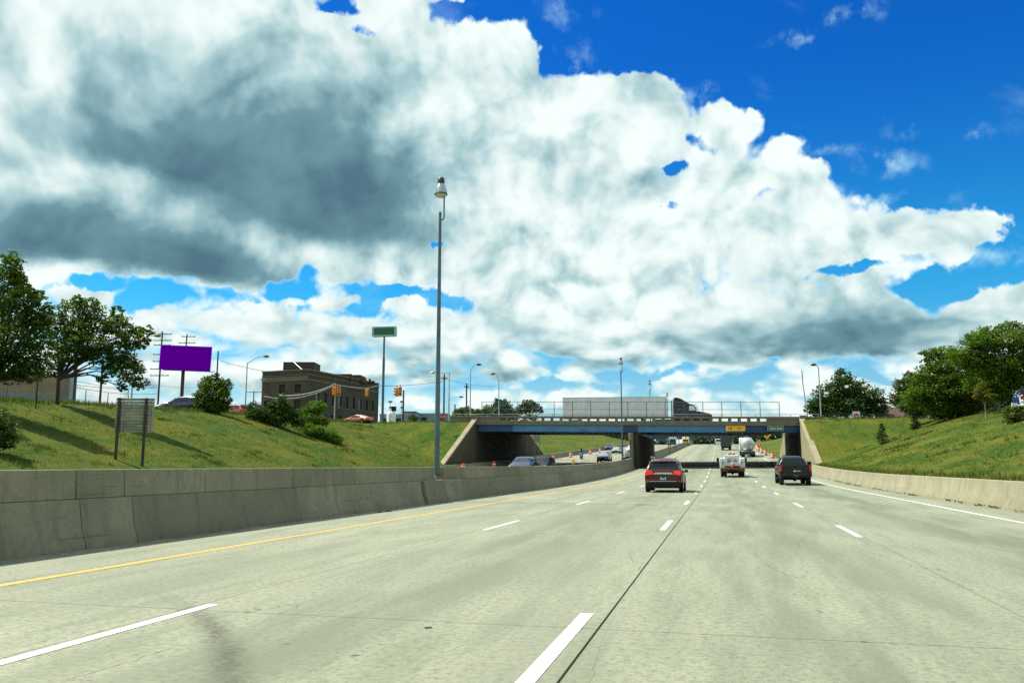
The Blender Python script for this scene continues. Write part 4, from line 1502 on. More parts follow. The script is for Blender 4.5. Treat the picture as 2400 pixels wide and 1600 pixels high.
oncoming(1417, 127, 'oncoming_suv', 'silver SUV coming towards us left of the middle pier, beyond the overpass', SUV, P_SILVER, scale=1.0)
oncoming(1477, 131, 'oncoming_car', 'dark green car coming towards us, half hidden by the middle pier', SEDAN, P_GREEN)
oncoming(1481, 178, 'oncoming_car', 'white car coming towards us just left of the pier top', SUV, P_WHITECAR)
oncoming(1446, 176, 'oncoming_car', 'silver sedan coming towards us beside the last drum, left of the white car', SEDAN, P_SILVER)
oncoming(1429, 205, 'oncoming_car', 'dark SUV far up the oncoming lanes above the silver sedan', SUV, P_NAVY)
loc = ground_car(1233, 71.0)
t = pickup('oncoming_pickup', 'dark blue pickup truck coming towards us, seen over the median barrier', loc, P_NAVY, PI, towing=False)
loc = ground_car(1272, 86.0)
t = car('oncoming_suv', 'black SUV directly behind the oncoming blue pickup', 'car', loc, PI, SUV, P_BLACKCAR, scale=1.08)
# vehicles small at the crest of the far carriageway
for u, D, nm, lab, mt in ((1579, 262, 'delivery_van', 'white delivery van at the crest of the oncoming lanes', M_WHITE),
                          (1609, 268, 'delivery_van', 'white and yellow van at the crest, right of the other white van', M_WHITE)):
    loc = ground_car(u, D)
    t = thing(nm, lab, 'van', loc, PI)
    MB().box((0, -.6, 1.55), (2.1, 4.6, 2.3)).build('cargo_box', mt, t, bevel=.06)
    MB().prism([(-.95, 1.7, .45), (.95, 1.7, .45), (.95, 1.7, 2.0), (-.95, 1.7, 2.0)], (0, 1.3, 0)).build('cab', P_NAVY if u < 1590 else M_SIGN_YELLOW, t, bevel=.1)
    MB().box((0, 3.0, 1.55), (1.6, .06, .6)).build('windscreen', M_GLASS, t)
    for s in (-1, 1): wheel(t, s * .9, -1.6, .4, .24, s); wheel(t, s * .9, 2.2, .4, .24, s)

# motorcycle and rider
loc = ground_car(1363, 140)
mc = thing('motorcycle', 'dark motorcycle coming towards us along the row of orange drums', 'motorcycle', loc, PI)
for y in (-.72, .74):
    m = MB(); M = Matrix.Translation((0, y, .32)) @ Matrix.Rotation(R(90), 4, 'Y')
    m.lathe([(.2, -.06), (.29, -.07), (.32, 0), (.29, .07), (.2, .06)], 18, M); w_ = m.build('wheel', M_RUBBER, mc)
    MB().lathe([(.2, -.04), (.2, .04)], 14, M).build('rim', M_RIM, w_)
MB().tube([(0, -.7, .34), (0, -.2, .5), (0, .3, .55), (0, .55, .95)], .07, 8).build('frame', M_BLACK, mc)
MB().lathe([(.12, -.38), (.19, -.1), (.2, .15), (.1, .38)], 10, Matrix.Translation((0, .15, .86)) @ Matrix.Rotation(R(-90), 4, 'X')).build('fuel_tank', P_MAROON, mc)
MB().box((0, -.4, .82), (.3, .7, .12)).build('seat', M_BLACK, mc, bevel=.04)
MB().tube([(-.38, .35, 1.12), (-.2, .5, 1.06), (.2, .5, 1.06), (.38, .35, 1.12)], .02, 6).build('handlebar', M_CHROME, mc)
for s in (-1, 1): MB().tube([(s * .1, .48, 1.02), (s * .1, .74, .34)], .028, 6).build('fork', M_CHROME, mc)
MB().lathe([(.02, -.1), (.1, 0), (.1, .05)], 12, Matrix.Translation((0, .62, .98)) @ Matrix.Rotation(R(-90), 4, 'X')).build('headlight', M_CLEAR_LAMP, mc)
MB().box((0, 0, .45), (.34, .4, .3)).build('engine', M_DARKSTEEL, mc, bevel=.05)
MB().prism([(-.2, .56, 1.1), (.2, .56, 1.1), (.16, .42, 1.4), (-.16, .42, 1.4)], (0, .02, 0)).build('windshield', M_GLASS, mc)

M_SKIN = pm('skin', (0.30, 0.16, 0.10), 0.6, var=0.05)
M_JACKET = pm('blue_riding_jacket', (0.012, 0.035, 0.28), 0.7, var=0.15)
M_JEANS = pm('dark_trousers', (0.012, 0.014, 0.02), 0.8, var=0.15)


def skin_body(name, verts, edges, rads, mat, parent, root=0, sub=2):
    me = bpy.data.meshes.new(name)
    me.from_pydata(verts, edges, [])
    me.materials.append(mat)
    o = bpy.data.objects.new(name, me)
    sk = o.modifiers.new('skin', 'SKIN'); sk.use_smooth_shade = True
    if not me.skin_vertices: 
        bm = bmesh.new(); bm.from_mesh(me); bm.verts.layers.skin.verify(); bm.to_mesh(me); bm.free()
    for i, r_ in enumerate(rads):
        me.skin_vertices[0].data[i].radius = (r_, r_)
        me.skin_vertices[0].data[i].use_root = (i == root)
    s = o.modifiers.new('sub', 'SUBSURF'); s.levels = sub; s.render_levels = sub
    return link(o, parent)


rd = thing('person', 'motorcycle rider in a blue jacket with white band and dark helmet', 'person', loc, PI)
V = [(0, -.32, .98), (0, -.24, 1.22), (0, -.16, 1.45), (0, -.12, 1.56), (0, -.08, 1.70),
     (.20, -.14, 1.46), (.34, .04, 1.24), (.37, .30, 1.15), (-.20, -.14, 1.46), (-.34, .04, 1.24), (-.37, .30, 1.15),
     (.13, -.26, .93), (.24, .16, .82), (.22, .0, .42), (.22, .12, .36), (-.13, -.26, .93), (-.24, .16, .82), (-.22, .0, .42), (-.22, .12, .36)]
E = [(0, 1), (1, 2), (2, 3), (3, 4), (2, 5), (5, 6), (6, 7), (2, 8), (8, 9), (9, 10), (0, 11), (11, 12), (12, 13), (13, 14), (0, 15), (15, 16), (16, 17), (17, 18)]
RR = [.17, .16, .17, .07, .11, .09, .06, .045, .09, .06, .045, .12, .085, .06, .05, .12, .085, .06, .05]
skin_body('body', V, E, RR, M_JACKET, rd)
MB().lathe([(.06, 1.56), (.135, 1.62), (.15, 1.72), (.13, 1.82), (.06, 1.87)], 14, Matrix.Translation((0, -.08, 0))).build('helmet', P_BLACKCAR, rd)
MB().box((0, .06, 1.73), (.19, .05, .09)).build('visor', M_GLASS, rd, bevel=.02)
MB().lathe([(.185, 1.26), (.195, 1.30), (.19, 1.36)], 12, Matrix.Translation((0, -.205, 0))).build('reflective_band', M_REFLECT, rd)
for s in (-1, 1):
    for k in range(4):
        MB().tube([(s * (.34 + k * .022), .30, 1.15), (s * (.34 + k * .022), .37, 1.14), (s * (.34 + k * .022), .385, 1.10)], .012, 5).build('finger', M_BLACK, rd)
    MB().tube([(s * .33, .29, 1.13), (s * .33, .36, 1.10)], .013, 5).build('thumb', M_BLACK, rd)

# semi-trailer truck crossing on the overpass
tl = bw(4.4, 14.5, btop(4.4) - .60)
semi = thing('semi_truck', 'black tractor hauling a long plain silver trailer across the overpass', 'truck', tl, BRZ - PI / 2)
TL = 14.4
cx = -3.55                                    # trailer centre behind origin
tr = MB().box((0, cx - 3.2, 2.62), (2.55, TL, 2.80)).build('trailer', P_GREYTRAILER, semi, bevel=.03)
MB().box((0, cx - 3.2, 4.03), (2.57, TL + .04, .07)).build('top_rail', M_STEEL, tr)
MB().box((0, cx - 3.2, 1.22), (2.57, TL + .02, .12)).build('bottom_rail', M_STEEL, tr)
for k in range(25):
    MB().box((1.285, cx - 3.2 - TL / 2 + .3 + k * .58, 2.62), (.02, .05, 2.68)).build('side_post', P_GREYTRAILER, tr)
MB().box((0, cx - 3.2 - TL / 2 - .02, 2.62), (2.3, .04, 2.5)).build('rear_door', P_GREYTRAILER, tr)
for s in (-1, 1):
    for y in (cx - 9.3, cx - 8.0): wheel(semi, s * 1.05, y, .5, .28, s, M_RIM, dual=True)
    MB().box((s * .8, cx + .6, .75), (.12, .2, 1.0)).build('landing_leg', M_DARKSTEEL, semi)
    wheel(semi, s * 1.05, 1.0, .5, .28, s, M_RIM, dual=True); wheel(semi, s * 1.05, 2.3, .5, .28, s, M_RIM, dual=True)
    wheel(semi, s * 1.02, 5.6, .5, .30, s, M_RIM)
    MB().tube([(s * 1.0, 1.25, 1.0), (s * 1.0, 1.25, 3.7)], .07, 8).build('exhaust_stack', M_CHROME, semi)
prof = [(1.35, .9), (1.35, 3.0), (1.45, 3.92), (1.75, 3.97), (2.35, 3.80), (3.0, 3.40), (3.55, 3.05), (4.0, 2.96), (4.15, 2.85), (4.55, 2.1), (6.25, 1.72), (6.55, 1.45), (6.6, .8), (6.4, .5), (1.5, .5)]
m = MB(); m.prism([(-1.18, y, z) for y, z in prof], (2.36, 0, 0)); m.build('cab', P_BLACKCAR, semi, bevel=.06)
MB().prism([(-1.0, 4.14, 2.86), (1.0, 4.14, 2.86), (1.06, 4.58, 2.16), (-1.06, 4.58, 2.16)], (0, .05, .03)).build('windscreen', M_GLASS, semi)
for s in (-1, 1):
    MB().prism([(s * 1.185, 3.45, 2.15), (s * 1.185, 4.42, 2.15), (s * 1.185, 4.08, 2.78), (s * 1.185, 3.45, 2.80)], (s * .015, 0, 0)).build('side_window', M_CLEAR_LAMP, semi)
    MB().box((s * 1.42, 4.5, 2.35), (.12, .25, .75)).build('door_mirror', M_CHROME, semi, bevel=.03)
MB().box((0, 0.4, .85), (.9, 3.0, .25)).build('chassis', M_DARKSTEEL, semi)
MB().tube([(-.9, 4.4, 3.02), (.9, 4.4, 3.02)], .04, 6).build('sun_visor', M_BLACK, semi)
# cars glimpsed through the parapet
for x, y, lab, mt in ((-15.8, 20.5, 'silver car on the overpass at its left end, roof seen through the parapet', P_SILVER),
                      (-8.2, 20.5, 'white car on the overpass behind the parapet, left of the silver trailer', P_WHITECAR)):
    car('crossing_car', lab, 'car', bw(x, y, btop(x) - .60), BRZ + PI / 2, SEDAN, mt, scale=.96)

# ------------------------------------------------------------------ traffic drums
def drum_proto(label, loc, group):
    t = thing('traffic_drum', label, 'traffic drum', loc, 0, group)
    prof = [(.29, .06), (.285, .22), (.27, .24), (.265, .40), (.25, .42), (.245, .58), (.23, .60), (.225, .76), (.21, .78), (.205, .94), (.19, 1.0), (.05, 1.02)]
    MB().lathe(prof, 16).build('barrel', M_ORANGE, t)
    for r0, z0, r1, z1 in ((.279, .25, .275, .39), (.243, .61, .239, .75)):
        MB().lathe([(r0, z0), (r1, z1)], 16).build('reflective_band', M_REFLECT, t)
    MB().lathe([(.36, 0), (.36, .06), (.30, .08)], 16).build('rubber_base', M_RUBBER, t)
    MB().box((0, 0, 1.05), (.22, .04, .07)).build('handle', M_ORANGE, t)
    return t


ORD = ['first', 'second', 'third', 'fourth', 'fifth', 'sixth', 'seventh', 'eighth', 'ninth', 'tenth', 'eleventh', 'twelfth']
G1, G2 = 'traffic drums along the far barrier', 'traffic drums along the right shoulder'
proto = None


def drum(u, D, label, group):
    global proto
    x, y, z = ground_car(u, D)
    if proto is None:
        proto = drum_proto(label, (x, y, z), group); return
    c = copy_tree(proto); c.location = (x, y, z); c['label'] = label; c['group'] = group


for u, D, lab in ((1297, 134, 'orange drum just past the overpass, nearest of the far barrier row'),
                  (1338, 151, 'orange drum by the far barrier immediately left of the motorcycle rider'),
                  (1384, 173, 'orange drum by the far barrier immediately right of the motorcycle rider'),
                  (1407, 188, 'orange drum by the far barrier behind the silver oncoming SUV'),
                  (1435, 209, 'orange drum by the far barrier beside the farthest oncoming silver sedan'),
                  (1086, 91, 'orange drum top peeping over the median barrier at the foot of the left wing wall'),
                  (1157, 101.5, 'orange drum top peeping over the median barrier, in the shade of the left abutment'),
                  (919, 66, 'orange drum tip just showing over the median barrier left of the tall lamp post')):
    drum(u, D, lab, G1)
rights = [(1812, 136), (1796, 152), (1787, 168), (1779, 184), (1777.5, 199), (1776.5, 214), (1779, 228), (1782, 241), (1785.5, 253), (1789, 263), (1792.5, 272)]
for i, (u, D) in enumerate(rights):
    drum(u, D, '%s orange drum of the right shoulder row, counted from the overpass' % ORD[i], G2)
fl = thing('barrier_reflector', 'small yellow delineator on top of the median barrier right of the blue pickup', 'reflector', (MEDX, 60.5, rz(60.5) + 1.28))
MB().prism([(-.10, 0, .06), (.12, 0, .22), (.06, 0, .46), (-.16, 0, .26)], (0, .03, 0)).build('plate', M_SIGN_YELLOW, fl)
MB().tube([(0, .015, 0), (0, .015, .2)], .02, 5).build('stem', M_STEEL, fl)

# ------------------------------------------------------------------ lamp posts
M_LAMPGLASS = lamp_mat('lamp_globe_glass', (0.42, 0.43, 0.36))
M_LAMPMETAL = pm('spun_aluminium', (0.36, 0.40, 0.42), 0.25, 0.9, var=0.05)


def freeway_lamp(label, loc, group):
    t = thing('lamp_post', label, 'lamp post', loc, 0, group)
    m = MB(); m.tube([(0, 0, 0), (0, 0, 10.2)], [.108, .055], 14); m.build('pole', M_POLE, t)
    MB().box((0, 0, .02), (.42, .34, .05)).build('base_plate', M_DARKSTEEL, t)
    m = MB(); m.tube([(0, 0, 9.92), (.10, 0, 9.88), (.16, 0, 9.95), (.16, 0, 11.05)], .032, 8); m.build('bracket', M_POLE, t)
    MB().lathe([(.09, 11.62), (.13, 11.58), (.145, 11.40), (.12, 11.36)], 14, Matrix.Translation((.02, 0, 0))).build('ballast_cap', M_DARKSTEEL, t)
    h = MB(); h.lathe([(.11, 11.38), (.14, 11.32), (.19, 11.20), (.235, 11.06), (.255, 10.95)], 20, Matrix.Translation((.02, 0, 0)))
    lh = h.build('lamp_hood', M_LAMPMETAL, t)
    MB().lathe([(.26, 10.955), (.27, 10.92), (.26, 10.90)], 20, Matrix.Translation((.02, 0, 0))).build('rim', M_DARKSTEEL, lh)
    MB().lathe([(.245, 10.90), (.20, 10.84), (.12, 10.80), (.02, 10.795)], 18, Matrix.Translation((.02, 0, 0))).build('lens', M_LAMPGLASS, t)
    return t


GL = 'tall lamp posts on the median'
lp = freeway_lamp('tall steel lamp post with bell shaped lamp, nearest one on the median barrier', (MEDX, 30.12, 0.98), GL)
lp.scale = (1, 1, 1.013)
for Y, lab in ((92.0, 'tall median lamp post standing just in front of the overpass and silver trailer'),
               (131.5, 'median lamp post just beyond the overpass, its top showing behind the trailer'),
               (176, 'second median lamp post beyond the overpass, seen under the deck'),
               (222, 'third median lamp post beyond the overpass, seen under the deck'),
               (268, 'fourth median lamp post beyond the overpass, near the crest'),
               (312, 'farthest median lamp post, beyond the crest of the road')):
    c = copy_tree(lp); c.location = (MEDX, Y, rz(Y) + 1.29); c['label'] = lab; c.scale = (1, 1, 0.975)


def street_lamp(label, base, h, arm, head='cobra', group='street lights', mat=None, rise=.5, rad=.1):
    """pole with a curved arm; arm is the horizontal reach vector"""
    t = thing('street_lamp', label, 'street light', base, 0, group)
    mt = mat or M_STEEL
    MB().tube([(0, 0, -.3), (0, 0, h)], [rad, rad * .6], 8).build('pole', mt, t)
    ax, ay = arm
    pts = [(0, 0, h - .1)] + [(ax * f, ay * f, h - .1 + rise * math.sin(f * PI / 2)) for f in (.25, .5, .75, 1.0)]
    MB().tube(pts, .045, 6).build('arm', mt, t)
    L = math.hypot(ax, ay); dx, dy = ax / L, ay / L
    a = Vector(pts[-1])
    e = a + Vector((dx * .75, dy * .75, -.04))
    MB().tube([a, a + Vector((dx * .15, dy * .15, .02)), a + Vector((dx * .45, dy * .45, .0)), e], [.06, .15, .17, .05], 8).build('lamp_head', M_DARKSTEEL if head == 'cobra' else mt, t)
    return t


def up(u, v, D, ztop_v):
    """ground point on column u at distance D and the pole height reaching row ztop_v"""
    p = at(u, v, D); g = ground_z(p.x, p.y)
    q = at(u, ztop_v, D)
    return (p.x, p.y, g), q.z - g


def right_vec(L): return (L * CY, L * SY)


b, h = up(575, 950, 100, 850); street_lamp('street light with arm to the right, between the billboard and the dark brick building', b, h, right_vec(1.9), rise=.9)
b, h = up(308, 935, 88, 806); street_lamp('street light whose curved arm comes out from behind the spreading tree', b, h, right_vec(2.0), rise=1.0)
b, h = up(1102, 985, 112, 866); street_lamp('taller dark street light beside the overpass left end, arm to the right', b, h, right_vec(.75), rise=.8)
b, h = up(1169, 972, 122, 890); street_lamp('street light behind the overpass left end with its arm to the left', b, h, right_vec(-.55), rise=1.0)
b, h = up(1052, 985, 118, 876); street_lamp('short armed pale street light partly behind the tall median lamp post', b, h + .2, right_vec(-2.0), rise=.1, head='pale')
b, h = up(1051, 985, 150, 935); street_lamp('small far street light with long curved arm, right of the tall lamp post', b, h, right_vec(1.9), rise=.5)
b, h = up(1925, 985, 103, 862); street_lamp('pale street light with small lamp standing right of the overpass, taller of two poles', b, h, right_vec(-.25), rise=.5)
b, h = up(1895, 985, 100, 884)
t = thing('steel_pole', 'slim leaning grey steel pole with a dark tip beside the right end of the overpass', 'pole', b)
MB().tube([(0, 0, -.3), (-.42, 0, h - .9)], [.08, .055], 8).build('shaft', M_STEEL, t)
MB().tube([(-.42, 0, h - .9), (-.47, 0, h + .9)], .05, 6).build('tip', M_DARKSTEEL, t)
b, h = up(2166, 985, 100, 873)
t = thing('steel_pole', 'white thin pole half hidden by the big trees on the right', 'pole', b)
MB().tube([(0, 0, -.3), (0, 0, h)], .055, 8).build('shaft', M_WHITE, t)
MB().box((0, 0, h - .2), (.14, .14, .3)).build('cap', M_DARKSTEEL, t)

# ------------------------------------------------------------------ timber utility poles and wires
def utility_pole(label, u, D, vtop, arms, lean=0.0, base_v=955, rad=.16):
    b, h = up(u, base_v, D, vtop)
    t = thing('utility_pole', label, 'utility pole', b, 0, 'timber utility poles')
    MB().tube([(0, 0, -.4), (lean * CY, lean * SY, h)], [rad, rad * .7], 8).build('pole', M_WOOD, t)
    tops = []
    for va, l, r_ in arms:
        z = at(u, va, D).z - b[2]
        f = z / h
        c = Vector((lean * CY * f, lean * SY * f, z))
        R0, R1 = Vector((CY, SY, 0)) * (-l), Vector((CY, SY, 0)) * r_
        m = MB(); mid = c + (R0 + R1) / 2 + Vector((-SY, CY, 0)) * -.12
        m.box(tuple(mid), (l + r_, .10, .12), YAW)
        a_ = m.build('crossarm', M_WOOD, t)
        m = MB()
        n = 4
        for k in range(n):
            p = c + R0.lerp(R1, (k + .15) / (n - .7)) + Vector((SY, -CY, 0)) * .12
            m.lathe([(.03, .05), (.055, .10), (.03, .16), (.05, .20), (.02, .25)], 6, Matrix.Translation(p))
        m.build('insulators', M_POLE, a_)
        tops.append((Vector(b) + c + R0, Vector(b) + c + R1))
    return t, tops


up1, t1 = utility_pole('tall timber utility pole carrying seven crossarms, left of the purple billboard', 369.5, 130, 777,
                       [(783.5, 1.25, 1.6), (798, 1.2, 1.6), (809, 1.2, 1.5), (831, 1.2, 1.4), (847, 1.2, 1.4), (865, 1.5, 1.5), (880, 1.5, 1.5)])
up2, t2 = utility_pole('timber utility pole with two crossarms rising behind the purple billboard', 422, 150, 783, [(789, .9, 1.6), (804, 1.4, 1.7)], lean=.5)
up3, t3 = utility_pole('plain timber pole just right of the purple billboard', 504.5, 140, 823, [])
up4, t4 = utility_pole('short far utility pole with one crossarm, left of the brick building', 593, 190, 916, [(919, 1.9, 1.9)], base_v=965)
up5, t5 = utility_pole('dark timber pole right of the tall lamp post', 1040, 130, 876, [(887, .5, .5)], base_v=985)
up6, t6 = utility_pole('dark timber pole between the tall lamp post and the overpass', 1093, 135, 898, [(907, .35, .35)], base_v=985)
up7, t7 = utility_pole('short dark timber pole stub left of the overpass', 1066, 140, 947, [], base_v=985)
up8, t8 = utility_pole('timber pole seen below the spreading tree, just right of its trunk', 170, 75, 830, [], base_v=955, rad=.22)
up9, t9 = utility_pole('thinner timber pole under the right part of the spreading tree', 233, 85, 840, [], base_v=955, rad=.13)
M_WIRE = pm('black_cable', (0.02, 0.022, 0.022), 0.7)
M_CABLE = pm('weathered_cable', (0.30, 0.32, 0.29), 0.7, var=0.2)


def wire(label, a, b, sag, rad, mat=None, group='overhead wires', name='overhead_wire'):
    a, b = Vector(a), Vector(b)
    pts = [a.lerp(b, k / 14) - Vector((0, 0, sag * 4 * (k / 14) * (1 - k / 14))) for k in range(15)]
    o = MB().tube(pts, rad, 4).build(name, mat or M_WIRE)
    return tag(o, label, 'cable', group)


wire('black wire sloping from the pole right of the billboard to the brick building roof', at(516, 845, 138), at(628, 871, 150), .15, .035)
wire('low wire crossing behind the purple billboard pole', at(350, 900, 130), at(520, 905, 150), .4, .02)
wire('faint wire running left from the seven armed pole behind the trees', at(165, 890, 85), at(369, 907, 130), .5, .025)
wire('faint lower wire left of the seven armed pole', at(165, 905, 85), at(369, 922, 130), .4, .025)
wire('slack wire from the green sign pole to the tall lamp post side', at(888, 903, 125), at(1040, 893, 130), .25, .025)
wire('wire falling from the dark pole towards the overpass', at(1040, 887, 130), at(1160, 905, 135), .3, .02)

# ------------------------------------------------------------------ traffic signals
def signal_head(label, p, face=0.0, n=3, s=1.0):
    t = thing('traffic_signal', label, 'traffic light', p, face, 'yellow traffic signals')
    MB().box((0, 0, -.53 * s), (.36 * s, .30 * s, 1.06 * s)).build('housing', M_SIGNAL_YELLOW, t, bevel=.03)
    for k, mt in enumerate((M_RED_LAMP, M_AMBER, pm('green_lens', (.01, .25, .12), .3))[:n]):
        z = (-.18 - .345 * k) * s
        ln = MB().lathe([(.02, -.02), (.13 * s, -.01), (.13 * s, .02)], 12, Matrix.Translation((0, -.155 * s, z)) @ Matrix.Rotation(R(90), 4, 'X')).build('lens', mt, t)
        m = MB()
        arc = [(.15 * s * math.cos(a), -.16 * s, z + .15 * s * math.sin(a)) for a in [R(-20 + 22 * q) for q in range(11)]]
        vs = arc + [(x, -.36 * s, zz) for x, _y, zz in arc]
        m.add(vs, [(i, i + 1, 12 + i, 11 + i) for i in range(10)])
        m.build('visor', M_SIGNAL_YELLOW, t)
    MB().tube([(0, 0, 0), (0, 0, .28 * s)], .04, 6).build('hanger', M_DARKSTEEL, t)
    return t


S1, S2, S3 = at(784.5, 906, 108), at(794.5, 905, 107.6), at(860, 911, 112)
S4, S5 = at(930.5, 908, 112), at(938.5, 907, 111.6)
SG = 1.12
signal_head('left one of the pair of yellow signals hanging before the middle of the brick building', S1, R(-35), s=SG)
signal_head('right one of the pair of yellow signals hanging before the middle of the brick building', S2 - Vector((0, 0, .0)), R(20), s=SG * 1.06)
signal_head('single yellow signal hanging near the right edge of the brick building', S3, R(75), s=.95)
signal_head('left one of the two yellow signals right of the green sign pole', S4, R(-40), s=SG)
signal_head('right one of the two yellow signals right of the green sign pole', S5, R(15), s=SG)
b, h = up(783.5, 985, 108, 900)
t = thing('signal_pole', 'grey pole standing under the pair of yellow signals before the brick building', 'pole', b)
MB().tube([(0, 0, -.3), (0, 0, h)], [.10, .07], 8).build('shaft', M_STEEL, t)
b, h = up(944.5, 990, 111, 914)
t = thing('signal_pole', 'dark timber pole right beside the two yellow signals', 'pole', b)
MB().tube([(0, 0, -.3), (0, 0, h)], [.13, .11], 8).build('shaft', M_WOOD, t)
wire('thick pale span cable drooping across the brick building up to the paired signals', at(655, 926, 112), at(786, 899, 108), .55, .05, M_CABLE, 'signal span cables', 'span_cable')
wire('second pale span cable just below, drooping across the brick building', at(618, 928, 112), at(786, 901, 108), .95, .035, M_CABLE, 'signal span cables', 'span_cable')
wire('span cable from the paired signals to the single signal', at(786, 901, 108), at(862, 909, 112), .12, .04, M_CABLE, 'signal span cables', 'span_cable')
wire('span cable from the single signal to the right edge of the brick building', at(862, 909, 112), at(886, 903, 118), .02, .04, M_CABLE, 'signal span cables', 'span_cable')
wire('thin wire carrying the two signals right of the green sign', at(888, 905, 118), at(944, 904, 111), .03, .025, M_WIRE, 'signal span cables', 'span_cable')

# ------------------------------------------------------------------ billboard, pole sign, sign backs
M_PURPLE = pm('purple_billboard_sheet', (0.20, 0.0, 0.52), 0.7, var=0.02, spec=0.0)
bb = thing('billboard', 'plain purple billboard on a dark steel column', 'billboard', (0, 0, 0))
c = at(435, 839, 128)
g = ground_z(c.x, c.y)
bb.location = (c.x, c.y, g); bb.rotation_euler = (0, 0, YAW + R(6))
zc = c.z - g
M = Matrix.Translation((0, 0, zc)) @ Matrix.Rotation(R(1.6), 4, 'Y')
m = MB(); m.box((0, 0, 0), (7.75, .28, 3.85), M=M); m.build('panel', M_PURPLE, bb, bevel=.02)
m = MB(); m.box((0, .22, 0), (7.4, .12, 3.6), M=M); m.build('back_frame', M_DARKSTEEL, bb)
m = MB(); m.box((.7, -.2, -2.0), (7.6, .6, .06), M=M); m.build('catwalk', M_DARKSTEEL, bb)
MB().tube([(-.4, .55, -.5), (-.4, .55, zc + 1.2)], .27, 12).build('column', pm('dark_red_column_paint', (.055, .022, .018), .6), bb)

ps = thing('pole_sign', 'green sign in a pale frame on a tall thin pole', 'sign', (0, 0, 0))
c = at(901, 777, 118); g = ground_z(c.x, c.y)
ps.location = (c.x, c.y, g); ps.rotation_euler = (0, 0, YAW + R(-8)); zc = c.z - g
M_PALEGREEN = pm('pale_green_frame', (.34, .50, .44), .5, var=.08)
m = MB()
w, hh, rr_ = 1.82, .76, .22
outer = []
for cx, cz, a0 in ((w - rr_, hh - rr_, 0), (-(w - rr_), hh - rr_, 90), (-(w - rr_), -(hh - rr_), 180), (w - rr_, -(hh - rr_), 270)):
    for k in range(5):
        a = R(a0 + 22.5 * k); outer.append((cx + rr_ * math.cos(a), 0, zc + cz + rr_ * math.sin(a)))
m.prism([(x, -.25, z) for x, _y, z in outer], (0, .5, 0)); m.build('frame', M_PALEGREEN, ps, bevel=.03)
MB().box((0, -.262, zc + .02), (3.04, .03, 1.02)).build('face', M_SIGN_GREEN, ps)
MB().tube([(0, 0, -.5), (0, 0, zc * .72)], .19, 10).tube([(0, 0, zc * .72), (0, 0, zc - .7)], .14, 10).build('pole', M_POLE, ps)

# back of a plank sign on the left slope
sb_ = thing('road_sign_back', 'back of a large slatted road sign on two posts on the left grass slope', 'sign', (0, 0, 0))
c = at(314, 1000, 45.3); g = ground_z(c.x, c.y)
sb_.location = (c.x, c.y, g); sb_.rotation_euler = (0, 0, YAW + R(10))
zb = at(314, 1013, 45.3).z - g; zt = at(314, 932.5, 45.3).z - g
M_PLANK = pm('weathered_sign_planks', (.30, .31, .235), .6, .0, var=.25, scale=1.4, rnd=.35, dirt=(.10, .10, .075))
nP = 11
for k in range(nP):
    hgt = (zt - zb) / nP
    M = Matrix.Translation((0, 0, zb + hgt * (k + .5)))
    m = MB(); m.box((0, 0, 0), (1.98, .03, hgt * .88), M=M); m.box((0, -.04, hgt * .36), (1.98, .07, hgt * .10), M=M)
    m.build('plank', M_PLANK, sb_, bevel=.004, seg=1)
for x in (-.80, .58):
    MB().box((x, -.12, (zt - 1.0) / 2), (.13, .15, zt + 1.0)).build('post', M_WOOD, sb_, bevel=.01)
for x in (-.62, .79, .93):
    MB().box((x, -.05, (zt + zb) / 2), (.06, .06, zt - zb)).build('stiffener', M_PLANK, sb_)

# small rear-view sign on a post, far left
b, h = up(84, 950, 52, 868)
t = thing('small_road_sign', 'small square road sign seen from behind, in front of the tan building', 'sign', b, YAW)
MB().tube([(0, 0, -.3), (0, 0, h)], .045, 6).build('post', M_WOOD, t)
MB().box((0, .05, h - .38), (.52, .03, .66)).build('plate', pm('sign_back', (.09, .085, .06), .6), t, bevel=.01)

# no entry sign right of the overpass
b, h = up(2008, 985, 106, 964)
t = thing('no_entry_sign', 'white no entry sign with a red disc on the right crest', 'sign', b, YAW + R(-8))
MB().tube([(0, .03, -.3), (0, .03, h)], .04, 6).build('post', M_STEEL, t)
MB().box((0, 0, h - .72), (.90, .025, 1.45)).build('board', M_REFLECT, t, bevel=.008)
MB().lathe([(.36, -.012), (.36, .012)], 24, Matrix.Translation((0, -.025, h - .62)) @ Matrix.Rotation(R(90), 4, 'X')).build('disc', pm('sign_red', (.45, .02, .02), .4), t)
MB().box((0, -.040, h - .62), (.52, .01, .12)).build('bar', M_REFLECT, t)
# stop sign seen past the tall lamp post
b, h = up(1038, 985, 108, 969)
t = thing('stop_sign', 'red stop sign behind the tall lamp post at the crest', 'sign', b, YAW + R(-20))
MB().tube([(0, .03, -.3), (0, .03, h)], .035, 6).build('post', M_STEEL, t)
MB().lathe([(.42, -.012), (.42, .012)], 8, Matrix.Translation((0, 0, h - .42)) @ Matrix.Rotation(R(90), 4, 'X') @ Matrix.Rotation(R(22.5), 4, 'Z'), smooth=False).build('plate', pm('sign_red', (.45, .02, .02), .4), t)
text_mesh('lettering', 'STOP', .28, M_REFLECT, t, (0, -.016, h - .42), (PI / 2, 0, 0))
